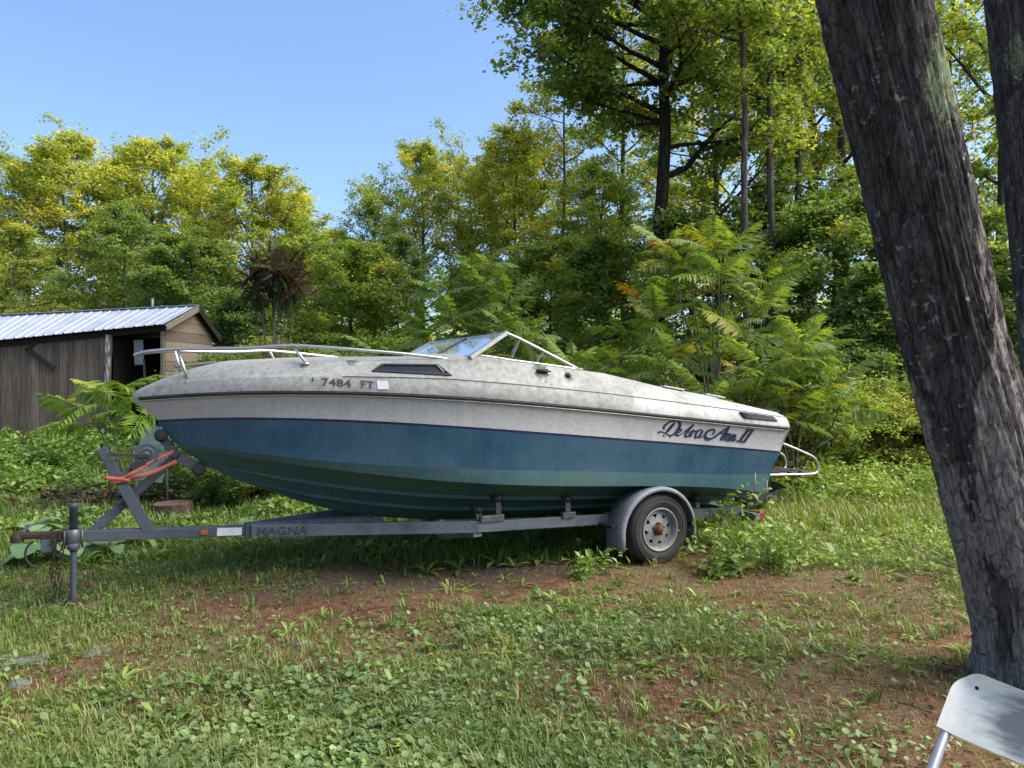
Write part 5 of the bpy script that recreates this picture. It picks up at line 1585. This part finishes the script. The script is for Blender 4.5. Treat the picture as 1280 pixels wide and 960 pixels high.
# ------------------------------------------------------------------ ground cover
def scatter(n, x0, x1, y0, y1, dens, seed):
    """points in the visible fan, kept with the probability dens(x, y)"""
    r2 = np.random.default_rng(seed)
    y = y0 * (y1 / y0) ** r2.random(n) if y0 > 0 else r2.uniform(y0, y1, n)
    x = r2.uniform(-1, 1, n) * (y * .74 + .5)
    k = r2.random(n) < dens(x, y)
    k &= (x > x0) & (x < x1)
    return x[k], y[k], r2
def blob(x, y, cx, cy, rx, ry): return np.exp(-(((x - cx) / rx) ** 2 + ((y - cy) / ry) ** 2))
def lush(x, y):
    """0 bare needle litter .. 1 thick green"""
    d = .62 + 1.6 * (fbm(x + 3, y, 1.5) - .5)
    d = d + .9 * blob(x, y, -2.2, 7.4, 3.2, 1.0)                      # bright strip behind the tongue
    d = d + .5 * blob(x, y, .6, 4.9, 1.3, .8) + .35 * blob(x, y, -.7, 3.4, 1.0, .8)
    d = d - .85 * blob(x, y, 2.15, 4.2, 1.2, 1.5) - .6 * blob(x, y, 1.3, 3.2, .8, .55) - .4 * blob(x, y, .4, 3.9, .5, .4)
    d = d - .65 * blob(x, y, -1.6, 5.1, 1.0, .55) - .35 * blob(x, y, -2.3, 3.6, .9, .5)
    # bare strip in the boat's shade
    u = (x + 3.03) * math.cos(TH) + (y - 5.33) * math.sin(TH); w_ = -(x + 3.03) * math.sin(TH) + (y - 5.33) * math.cos(TH)
    strip = np.exp(-(((w_ + .45) / .55) ** 2)) * np.clip((u - 1.4) / .8, 0, 1) * np.clip((5.4 - u) / .6, 0, 1)
    under_ = np.exp(-((w_ - .2) / .7) ** 2) * np.clip((u - 2.2) / .6, 0, 1) * np.clip((5.4 - u) / .5, 0, 1)
    d = d - 1.1 * strip - .9 * under_
    d = d + np.clip((y - 7.4) / 2.0, 0, 1) * .75
    return np.clip(d, 0, 1)
def hue(x, y): return np.clip(.5 + 1.4 * (fbm(x - 20, y + 7, 1.1) - .5), 0, 1)

M['grass'] = attr_leaf("grass_blade", [(0.0, (.070, .125, .026)), (.4, (.145, .215, .038)), (.7, (.25, .275, .060)), (.88, (.36, .31, .12)), (1.0, (.45, .37, .20))], .40, (1.1, 1.1, .45), .03, False)
M['weed'] = attr_leaf("weed_leaf", [(0.0, (.10, .17, .036)), (.4, (.155, .255, .046)), (.8, (.23, .335, .062)), (1.0, (.34, .38, .085))], .38, (1.1, 1.15, .45), .035, False)
M['clover'] = attr_leaf("ground_ivy_leaf", [(0.0, (.095, .16, .055)), (.5, (.145, .225, .075)), (1.0, (.23, .32, .11))], .3, (1.1, 1.15, .5), .035, False)
M['needle'] = attr_leaf("pine_needle", [(0.0, (.075, .032, .02)), (.5, (.19, .085, .05)), (.85, (.30, .155, .09)), (1.0, (.40, .28, .17))], .1, (1, 1, 1), .03, False, .6)

def blades(x, y, h, wd, r2, bend=.5, val=None):
    n = len(x); z = gh(x, y)
    az = r2.random(n) * 2 * np.pi
    d = np.stack([np.cos(az), np.sin(az)], -1); s = np.stack([-np.sin(az), np.cos(az)], -1)
    b = bend * (.3 + r2.random(n)); 
    B0 = np.stack([x, y, z - .01], -1)
    def at(f): return np.stack([x + d[:, 0] * h * b * f ** 2, y + d[:, 1] * h * b * f ** 2, z + h * f * (1 - .35 * b * f)], -1)
    S = np.stack([s[:, 0], s[:, 1], 0 * x], -1)
    m_ = at(.55); t_ = at(1.0)
    V = np.stack([B0 - S * wd[:, None] * .5, B0 + S * wd[:, None] * .5, m_ + S * wd[:, None] * .42, m_ - S * wd[:, None] * .42, t_], 1).reshape(-1, 3)
    i = (np.arange(n) * 5)[:, None]
    F = np.stack([i + [0, 1, 2], i + [0, 2, 3], i + [3, 2, 4]], 1).reshape(-1, 3)
    if val is None: val = r2.random(n)
    return V, F, np.repeat(val, 3)
def stuff(name, parts, mat, label, cat):
    Vs, Fs, As, b = [], [], [], 0
    for V, F, a_ in parts:
        Vs.append(V); Fs.append(F + b); As.append(a_); b += len(V)
    o = link(name, np_mesh(name, np.vstack(Vs), np.vstack(Fs), np.concatenate(As)), mat=mat)
    tag(o, label, cat, kind="stuff"); return o

# grass: fine near the path, coarser with distance
parts = []
x, y, r2 = scatter(400000, -30, 30, 2.3, 8.5, lambda x, y: .07 + .85 * np.clip(lush(x, y) + .12, 0, 1) ** 1.2 * np.clip(2.2 * fbm(x + 4, y, .34) - .60, 0, 1), 1)
hq = hue(x, y)
dry = np.clip(hq * .55 + .05 + r2.normal(0, .16, len(x)) + .35 * blob(x, y, -2.2, 3.9, 1.2, .9) + .12 * blob(x, y, 2.4, 7.5, 1.5, 2) - .22 * blob(x, y, -2.2, 7.2, 3, .9), 0, 1)
parts.append(blades(x, y, (.025 + .055 * r2.random(len(x)) ** 1.6) * (.6 + .7 * lush(x, y)), .0032 + .0030 * r2.random(len(x)), r2, .9, dry))
x, y, r2 = scatter(90000, -40, 40, 8.0, 24, lambda x, y: .35 + .6 * lush(x, y), 2)
parts.append(blades(x, y, .07 + .13 * r2.random(len(x)), .010 + .008 * r2.random(len(x)), r2, .6, np.clip(hue(x, y) * .5 + .2 + r2.normal(0, .15, len(x)) + .15 * (x > 2), 0, 1)))
# taller seeding grass beyond the stern
x, y, r2 = scatter(60000, 2.2, 30, 6.3, 13, lambda x, y: .25 * np.clip(lush(x, y) + .3, 0, 1) * np.clip(vnoise(x, y, .4) * 1.8 - .3, 0, 1) * np.clip((y - 6.3) / 2, 0, 1), 3)
parts.append(blades(x, y, .14 + .22 * r2.random(len(x)), .005 + .004 * r2.random(len(x)), r2, .5, np.clip(.55 + r2.normal(0, .2, len(x)), 0, 1)))
# lush strip behind the tongue
x, y, r2 = scatter(200000, -6, 1.2, 6.4, 9.2, lambda x, y: .75 * blob(x, y, -2.0, 7.3, 2.8, .75) * np.clip(.4 + vnoise(x, y, .3), 0, 1), 4)
parts.append(blades(x, y, .05 + .12 * r2.random(len(x)), .006 + .005 * r2.random(len(x)), r2, .8, np.clip(.35 + r2.normal(0, .16, len(x)), 0, 1)))
# tufts of longer grass
x, y, r2 = scatter(1500, -30, 30, 2.6, 9, lambda x, y: .25 + .6 * lush(x, y), 5)
nb_ = 16
X_ = np.repeat(x, nb_) + r2.normal(0, .022, len(x) * nb_); Y_ = np.repeat(y, nb_) + r2.normal(0, .022, len(x) * nb_)
hv = np.repeat(.05 + .09 * r2.random(len(x)), nb_) * (.6 + .6 * r2.random(len(X_)))
parts.append(blades(X_, Y_, hv, .0042 + .003 * r2.random(len(X_)), r2, 1.0, np.clip(np.repeat(r2.normal(.48, .2, len(x)), nb_) + r2.normal(0, .08, len(X_)), 0, 1)))
stuff("grass", parts, M['grass'], "short patchy green and straw coloured grass over the clearing", "grass")

# broad-leaved weeds: rosettes of long leaves
def rosettes(x, y, r2, nl, ln, wd, val):
    n = len(x)
    X0, Y0 = np.repeat(x, nl), np.repeat(y, nl); m = len(X0)
    az = r2.random(m) * 6.283; el = r2.uniform(.15, 1.15, m)
    L_ = np.repeat(ln, nl) * (.55 + .7 * r2.random(m)); W = L_ * wd * (.8 + .4 * r2.random(m))
    dx, dy = np.cos(az), np.sin(az)
    z = gh(X0, Y0)
    def at(f):
        hr = L_ * f * np.cos(el) * (1 + .15 * f); vz = L_ * (f * np.sin(el) - .38 * f * f)
        return np.stack([X0 + dx * hr, Y0 + dy * hr, z + .004 + np.maximum(vz, -.004 + .01 * f)], -1)
    S = np.stack([-dy, dx, 0 * dx], -1)
    pts = []
    for f, w_ in ((0, .16), (.35, .75), (.68, .9)):
        c = at(f); up_ = np.array([0, 0, 1.]) * (W * w_ * .22)[:, None]
        pts += [c - S * (W * w_ * .5)[:, None] + up_, c, c + S * (W * w_ * .5)[:, None] + up_]
    pts.append(at(1.0))
    V = np.stack(pts, 1).reshape(-1, 3)
    f0 = []
    for a in (0, 3):
        f0 += [(a, a + 1, a + 4), (a, a + 4, a + 3), (a + 1, a + 2, a + 5), (a + 1, a + 5, a + 4)]
    f0 += [(6, 7, 9), (7, 8, 9)]
    i = (np.arange(m) * 10)[:, None, None]
    F = (i + np.array(f0)[None]).reshape(-1, 3)
    return V, F, np.repeat(np.clip(np.repeat(val, nl) + r2.normal(0, .1, m), 0, 1), len(f0))
parts = []
def keep_off(x, y):
    u = (x + 3.03) * math.cos(TH) + (y - 5.33) * math.sin(TH); w_ = -(x + 3.03) * math.sin(TH) + (y - 5.33) * math.cos(TH)
    return 1 - .92 * np.exp(-((w_ + .2) / .75) ** 2) * (u > 1.6) * (u < 5.2)
x, y, r2 = scatter(12000, -30, 30, 2.3, 8.5, lambda x, y: np.clip(lush(x, y) * 1.0 * (vnoise(x, y, .7) * 1.5), 0.06, .9) * keep_off(x, y), 11)
parts.append(rosettes(x, y, r2, 7, .028 + .055 * r2.random(len(x)) ** 2, .24, np.clip(r2.normal(.5, .22, len(x)), 0, 1)))
x, y, r2 = scatter(1500, -30, 30, 2.3, 7.0, lambda x, y: np.clip(.9 * blob(x, y, .5, 4.8, 1.3, .9) + .5 * blob(x, y, -1.2, 3.9, 1.2, .8) + .5 * blob(x, y, -.1, 5.7, 1.1, .35), 0, .9), 12)
parts.append(rosettes(x, y, r2, 8, .055 + .07 * r2.random(len(x)) ** 1.4, .20, np.clip(r2.normal(.6, .2, len(x)), 0, 1)))
x, y, r2 = scatter(5000, -30, 30, 6.2, 10, lambda x, y: np.clip(.9 * blob(x, y, -2.4, 7.5, 2.8, .8), 0, .8), 13)
parts.append(rosettes(x, y, r2, 7, .09 + .13 * r2.random(len(x)), .26, np.clip(r2.normal(.62, .18, len(x)), 0, 1)))
x, y, r2 = scatter(5000, 1.4, 30, 5.6, 12, lambda x, y: np.clip(lush(x, y) * .55, 0, .6) * keep_off(x, y), 14)
parts.append(rosettes(x, y, r2, 6, .06 + .08 * r2.random(len(x)), .3, np.clip(r2.normal(.62, .2, len(x)), 0, 1)))
stuff("broadleaf_weeds", parts, M['weed'], "broad leaved lawn weeds growing through the grass", "weeds")

# creeping ivy-like cover: small scalloped leaves held flat
def roundleaf(x, y, r2, size, val, hmax=.05, lift=None):
    n = len(x); z = gh(x, y) + (hmax * r2.random(n) if lift is None else lift)
    k = 6
    a0 = r2.random(n) * 6.28
    tilt = r2.normal(0, .35, (n, 2))
    an = a0[:, None] + np.arange(k)[None] * 2 * np.pi / k
    rr = size[:, None] * (.42 + .14 * r2.random((n, k)))
    ox, oy = np.cos(an) * rr, np.sin(an) * rr
    oz = ox * tilt[:, :1] + oy * tilt[:, 1:] + rr * .18
    V = np.concatenate([np.stack([x, y, z], -1)[:, None], np.stack([x[:, None] + ox, y[:, None] + oy, z[:, None] + oz], -1)], 1).reshape(-1, 3)
    i = (np.arange(n) * (k + 1))[:, None, None]
    f0 = np.array([(0, 1 + j, 1 + (j + 1) % k) for j in range(k)])
    return V, (i + f0[None]).reshape(-1, 3), np.repeat(val, k)
parts = []
x, y, r2 = scatter(60000, -30, 30, 2.3, 5.2, lambda x, y: np.clip((1.15 * blob(x, y, -.75, 3.25, .85, .65) + .6 * blob(x, y, .35, 4.7, 1.0, .5) + .25 * blob(x, y, 1.1, 3.0, .5, .3)) * (.2 + 1.2 * vnoise(x, y, .35)), 0, .85), 21)
parts.append(roundleaf(x, y, r2, .018 + .022 * r2.random(len(x)), np.clip(vnoise(x, y, .3) + r2.normal(0, .2, len(x)), 0, 1)))
x, y, r2 = scatter(90000, -30, 30, 2.3, 8, lambda x, y: .34 * lush(x, y) * vnoise(x + 9, y, .5) * keep_off(x, y), 22)
parts.append(roundleaf(x, y, r2, .013 + .018 * r2.random(len(x)), np.clip(r2.normal(.6, .25, len(x)), 0, 1), .035))
stuff("creeping_ivy", parts, M['clover'], "mat of small round creeping leaves in the foreground", "ground cover")

# thick low weeds on the bank left of and behind the trailer
def weedmass(cx, cy, hmax, rad, per, size, r2, vmean):
    n = len(cx); m = n * per
    a = r2.random(m) * 6.283; rr = np.repeat(rad, per) * np.sqrt(r2.random(m))
    X_, Y_ = np.repeat(cx, per) + rr * np.cos(a), np.repeat(cy, per) + rr * np.sin(a)
    dome_ = np.sqrt(np.clip(1 - (rr / np.repeat(rad, per)) ** 2, 0, 1))
    Z_ = gh(X_, Y_) + np.repeat(hmax, per) * dome_ * (.35 + .65 * r2.random(m) ** .6)
    return leaf_mesh(np.stack([X_, Y_, Z_], -1), size, r2, .62, .55, np.clip(np.repeat(vmean, per) + r2.normal(0, .16, m), 0, 1), .15)
r2 = np.random.default_rng(31)
parts = []
n = 520
cx, cy = r2.uniform(-11.5, -1.2, n), r2.uniform(6.9, 15.5, n)
k = (cy > 7.2 - .10 * (cx + 3)) & (cy > 6.3 - .5 * (cx + 3.2)) & ~((np.abs(cx + 4.9) < .9) & (np.abs(cy - 9.2) < .5)) & ~((np.abs(cx + 3.86) < .35) & (cy > 7.6) & (cy < 8.7))
cx, cy = cx[k], cy[k]
near_ = np.clip((cy - 7) / 4, .25, 1)
parts.append(weedmass(cx, cy, (.14 + .46 * r2.random(len(cx)) ** 1.3) * near_, .18 + .25 * r2.random(len(cx)), 150, .085, r2, np.clip(r2.normal(.34, .22, len(cx)), 0, 1)))
n = 240
cx, cy = r2.uniform(-1.0, 3.0, n), r2.uniform(8.8, 13, n)
parts.append(weedmass(cx, cy, .12 + .3 * r2.random(n), .2 + .2 * r2.random(n), 130, .07, r2, np.clip(r2.normal(.5, .2, n), 0, 1)))
n = 260
cx, cy = r2.uniform(3.2, 10, n), r2.uniform(9.3, 14, n)
k = cy > 9.3 + .22 * (cx - 3)
parts.append(weedmass(cx[k], cy[k], .15 + .45 * r2.random(k.sum()), .2 + .25 * r2.random(k.sum()), 150, .06, r2, np.clip(r2.normal(.68, .2, k.sum()), 0, 1)))
n = 260
cx, cy = r2.uniform(1.8, 8.5, n), r2.uniform(6.0, 10.5, n)
k = (lush(cx, cy) > .35) & (keep_off(cx, cy) > .8)
parts.append(weedmass(cx[k], cy[k], .04 + .10 * r2.random(k.sum()), .12 + .15 * r2.random(k.sum()), 60, .045, r2, np.clip(r2.normal(.7, .2, k.sum()), 0, 1)))
stuff("low_weeds", parts, M['weed'], "thick low green weeds along the bank and the edge of the clearing", "weeds")

# weed clump at the stern wheel: tall leafy stems with dry seed heads
M['seed'] = simple("dry_seed_head", (.36, .30, .20), (.24, .19, .12), 30, .9)
def tall_weed(x, y, n, h, label, seed, spread=.3):
    r3 = np.random.default_rng(seed)
    root = empty("tall_weed", (x, y, gz(x, y))); tag(root, label, "weed", "tall weeds at the stern")
    P_, vv = [], []
    for k in range(n):
        hh = h * (.6 + .5 * r3.random()); b = np.array([r3.normal(0, spread * .5), r3.normal(0, spread * .5), 0])
        tpp = b + np.array([r3.normal(0, spread * .45), r3.normal(0, spread * .45), hh])
        w = MB(); c = catmull([b, (b + tpp) / 2 + r3.normal(0, .03, 3), tpp], 4); w.tube(c, np.linspace(.006, .002, len(c)), 4); w.build("stem", M['weed_stem'], root)
        pts = c[1:][r3.integers(0, len(c) - 1, 46)] + r3.normal(0, .055, (46, 3)); P_.append(pts); vv.append(np.clip(r3.normal(.6, .2, 46), 0, 1))
        if h > .55:
            w = MB(); w.tube([tpp + [0, 0, -.02], tpp + [.004, 0, .04], tpp + [.01, 0, .12]], [.002, .009, .003], 6); w.build("seed_head", M['seed'], root)
    V, F, a_ = leaf_mesh(np.vstack(P_), .06, r3, .5, .5, np.concatenate(vv))
    link("leaves", np_mesh("weed_leaves", V, F, a_), root, mat=M['weed'])
M['weed_stem'] = simple("weed_stem", (.10, .13, .05), (.16, .15, .07), 20, .8)
tall_weed(2.02, 6.25, 16, .34, "dense leafy weed clump in front of the stern, right of the wheel", 41, .42)
tall_weed(2.45, 6.55, 8, .22, "leafy weed clump below the boarding rail", 42, .35)
tall_weed(2.15, 6.75, 5, .60, "thin dry weed stems rising in front of the stern drive", 43, .25)
tall_weed(1.72, 6.10, 8, .26, "small weed clump close to the wheel's right side", 44, .2)
tall_weed(.60, 6.02, 5, .11, "small weed clump at the fender's front end", 45, .2)

# needle and leaf litter, stones, twigs
x, y, r2 = scatter(170000, -30, 30, 2.3, 7.5, lambda x, y: np.clip(1.0 - lush(x, y), .12, .95), 51)
n = len(x); z = gh(x, y) + .004 + .006 * r2.random(n); a = r2.random(n) * 6.283; L_ = .03 + .045 * r2.random(n)
d = np.stack([np.cos(a), np.sin(a), r2.normal(0, .12, n)], -1); s = np.stack([-np.sin(a), np.cos(a), 0 * a], -1) * .0014
P0 = np.stack([x, y, z], -1)
V = np.stack([P0 - s, P0 + s, P0 + d * L_[:, None]], 1).reshape(-1, 3); F = np.arange(n * 3).reshape(-1, 3)
stuff("needle_litter", [(V, F, np.clip(r2.normal(.5, .22, n), 0, 1))], M['needle'], "rusty brown fallen pine needles on the bare ground", "litter")
x, y, r2 = scatter(9000, -30, 30, 2.3, 8, lambda x, y: .25 + .6 * (1 - lush(x, y)), 52)
P_ = np.stack([x, y, gh(x, y) + .012 + .012 * r2.random(len(x))], -1)
V, F, a_ = leaf_mesh(P_, .028, r2, .75, .5)
stuff("fallen_leaves", [(V, F, a_)], M['deadleaf'], "small fallen brown leaves scattered over the clearing", "litter")
x, y, r2 = scatter(500, -30, 30, 2.4, 6.5, lambda x, y: .3 + .5 * (1 - lush(x, y)), 53)
sg = []
for xx, yy in zip(x, y):
    a = r2.random() * 6.283; l_ = .05 + .16 * r2.random() ** 2; z_ = gz(xx, yy) + .012
    p = np.array([xx, yy, z_]); q_ = p + np.array([math.cos(a) * l_, math.sin(a) * l_, r2.normal(0, .008)]); m_ = (p + q_) / 2 + r2.normal(0, .008, 3)
    sg += [(p, m_, .0028, .0025), (m_, q_, .0025, .0014)]
V, F = segs_mesh(sg, 4)
o = link("twigs", np_mesh("twigs", V, F, None, False), mat=M['bark_far']); tag(o, "short dead twigs lying among the needles", "twigs", kind="stuff")
M['stone'] = simple("grey_slate", (.085, .083, .082), (.15, .145, .14), 12, .85, 0, .5)
def stone(x, y, sx, sy, sz, rz_, label):
    bm = bmesh.new(); bmesh.ops.create_icosphere(bm, subdivisions=3, radius=1.0)
    for v_ in bm.verts:
        nz_ = mnoise.noise(v_.co * 1.7 + Vector((x, y, 0))) * .28 + mnoise.noise(v_.co * 5 + Vector((y, x, 3))) * .08
        c = v_.co * (1 + nz_); v_.co = Vector((c.x * sx, c.y * sy, c.z * sz))
    me = bpy.data.meshes.new("stone"); bm.to_mesh(me); bm.free()
    o = link("flat_stone", me, None, (x, y, gz(x, y) + sz * .25), M['stone']); o.rotation_euler = (0, 0, rz_)
    tag(o, label, "stone", "flat stones in the grass")
stone(-1.18, 4.34, .055, .035, .018, .3, "small dark slate chip in the bare patch below the trailer")
stone(-2.62, 4.12, .17, .10, .022, .1, "large flat grey stone at the left edge in the grass")
stone(-2.30, 4.25, .08, .06, .02, .8, "smaller grey stone right beside the large flat one")
stone(-2.42, 3.78, .05, .045, .025, .2, "rounded grey stone below the large flat one")

# ------------------------------------------------------------------ folding chair
def m_chair():
    t = NT("smeared_white_plastic")
    v = t.coord("Object")
    big = t.noise(v, 7, 6, .6, .4)
    vd = t.N("ShaderNodeVectorMath"); vd.operation = 'DISTANCE'
    mp = t.N("ShaderNodeMapping"); mp.inputs["Scale"].default_value = (1, 1, 1.25); t.L(v, mp.inputs[0]); t.L(mp.outputs[0], vd.inputs[0])
    vd.inputs[1].default_value = (.17, 0.0, -.085 * 1.25)
    st = t.noise(t.coord("Object", (5, 5, 26)), 2.0, 7, .65)
    f_ = t.ramp(t.math('ADD', t.math('MULTIPLY', vd.outputs["Value"], 7.5), t.math('MULTIPLY', t.math('SUBTRACT', st, .5), 1.1)), [(.45, .85), (.98, 0.0)])  # dark smear, fading out from one spot
    col = t.mix(t.ramp(big, [(.3, (.64, .63, .54)), (.7, (.76, .745, .66))]), (.07, .075, .085), f_)
    col = t.mix(col, t.ramp(t.noise(v, 45, 8, .7), [(.3, .82), (.6, 1.02)]), .6, 'MULTIPLY')
    t.bsdf(col, .5, 0, .25, t.bump(t.noise(v, 60, 4, .6), .08, .002))
    return t.m
M['chairplastic'] = m_chair()
M['chairtube'] = simple("grey_chair_tube", (.22, .24, .28), (.28, .30, .34), 12, .4, .35)
A0 = Vector((1.115, 1.90, .800)); wv = Vector((.5, -.866, 0)); fv = Vector((-.866, -.5, 0))
ch = empty("folding_chair", (A0.x, A0.y, gz(A0.x, A0.y) - .01), math.atan2(wv.y, wv.x))
tag(ch, "white plastic and grey tube folding chair with a dark smear, at the lower right corner", "chair")
# local: x along the width, -y is forward, z up from the ground
topz = A0.z - gz(A0.x, A0.y)
CW = .43
tilt = Vector((0, -.60, -.80)).normalized()      # direction down the back tube
def bp_(x, s_, d=0.0):
    nrm = Vector((0, -.80, .60))
    p = Vector((x, 0, topz)) + tilt * s_ + nrm * d
    return p
w = MB(); rows_f, rows_b = [], []
nseg = 24
BH = .155; cr = .06
def outline(s_):
    """half inset of the panel at depth s_ from the top: rounded upper corners"""
    if s_ < cr: return cr - math.sqrt(max(0, cr * cr - (cr - s_) ** 2))
    return 0.0
S_ = [cr * (1 - math.cos(a_)) for a_ in np.linspace(0, math.pi / 2, 12)] + list(np.linspace(cr, BH, 5))[1:]
for s_ in S_:
    ins = outline(s_); rf, rb_ = [], []
    for u in np.linspace(0, 1, nseg + 1):
        x_ = ins + (CW - 2 * ins) * u
        curve = -.03 * (1 - (2 * u - 1) ** 2)
        edge = min(1.0, min(s_, x_ - ins + .0, CW - ins - x_) / .018) if s_ < BH else 1
        rim_ = .014 * (1 - max(0.0, min(1.0, min(s_ / .028, (x_) / .03, (CW - x_) / .03)))) 
        rf.append(bp_(x_, s_, .010 + rim_ + curve)); rb_.append(bp_(x_, s_, -.010 - rim_ * .5 + curve))
    rows_f.append(rf); rows_b.append(rb_)
w.grid(rows_f, 0, True, flip=True); w.grid(rows_b, 0, True)
n_ = len(S_)
w.grid([rows_f[0], rows_b[0]], 0, True); w.grid([rows_f[-1], rows_b[-1]], 0, False, flip=True)
w.grid([[r_[0] for r_ in rows_f], [r_[0] for r_ in rows_b]], 0, True, flip=True); w.grid([[r_[-1] for r_ in rows_f], [r_[-1] for r_ in rows_b]], 0, True)
orig = Vector((0, 0, topz))
w.v = [tuple(Vector(p) - orig) for p in w.v]
o = w.build("backrest", M['chairplastic'], ch, tuple(orig))
for x_ in (.012, CW - .012):
    w = MB(); p1 = bp_(x_, .05, 0); p2 = bp_(x_, topz / .80 - .0, 0)
    w.tube([p1, bp_(x_, .4, 0), p2], .0115, 12); w.build("front_leg", M['chairtube'], ch)
    w = MB(); q1 = bp_(x_, .47, -.004); w.tube([q1, (x_, .02, .012)], .0105, 12); w.build("rear_leg", M['chairtube'], ch)
w = MB(); sz_ = topz - .8 * .46
w.box((CW / 2, -.42, sz_ - .01), (CW - .05, .37, .022), Matrix.Rotation(.05, 3, 'X'), bevel=.008); w.build("seat", M['chairplastic'], ch)
w = MB(); w.tube([(.02, -.47, .10), (CW - .02, -.47, .10)], .008, 8); w.build("cross_bar", M['chairtube'], ch)
w = MB(); w.tube([(.02, -.03, .12), (CW - .02, -.03, .12)], .008, 8); w.build("cross_bar", M['chairtube'], ch)
w = MB(); p_ = bp_(.055, .035, .022); w.lathe([(0, .002), (.004, .001), (.0045, -.002)], tuple(p_), 'y', 10); w.build("rivet", M['darkrust'], ch)
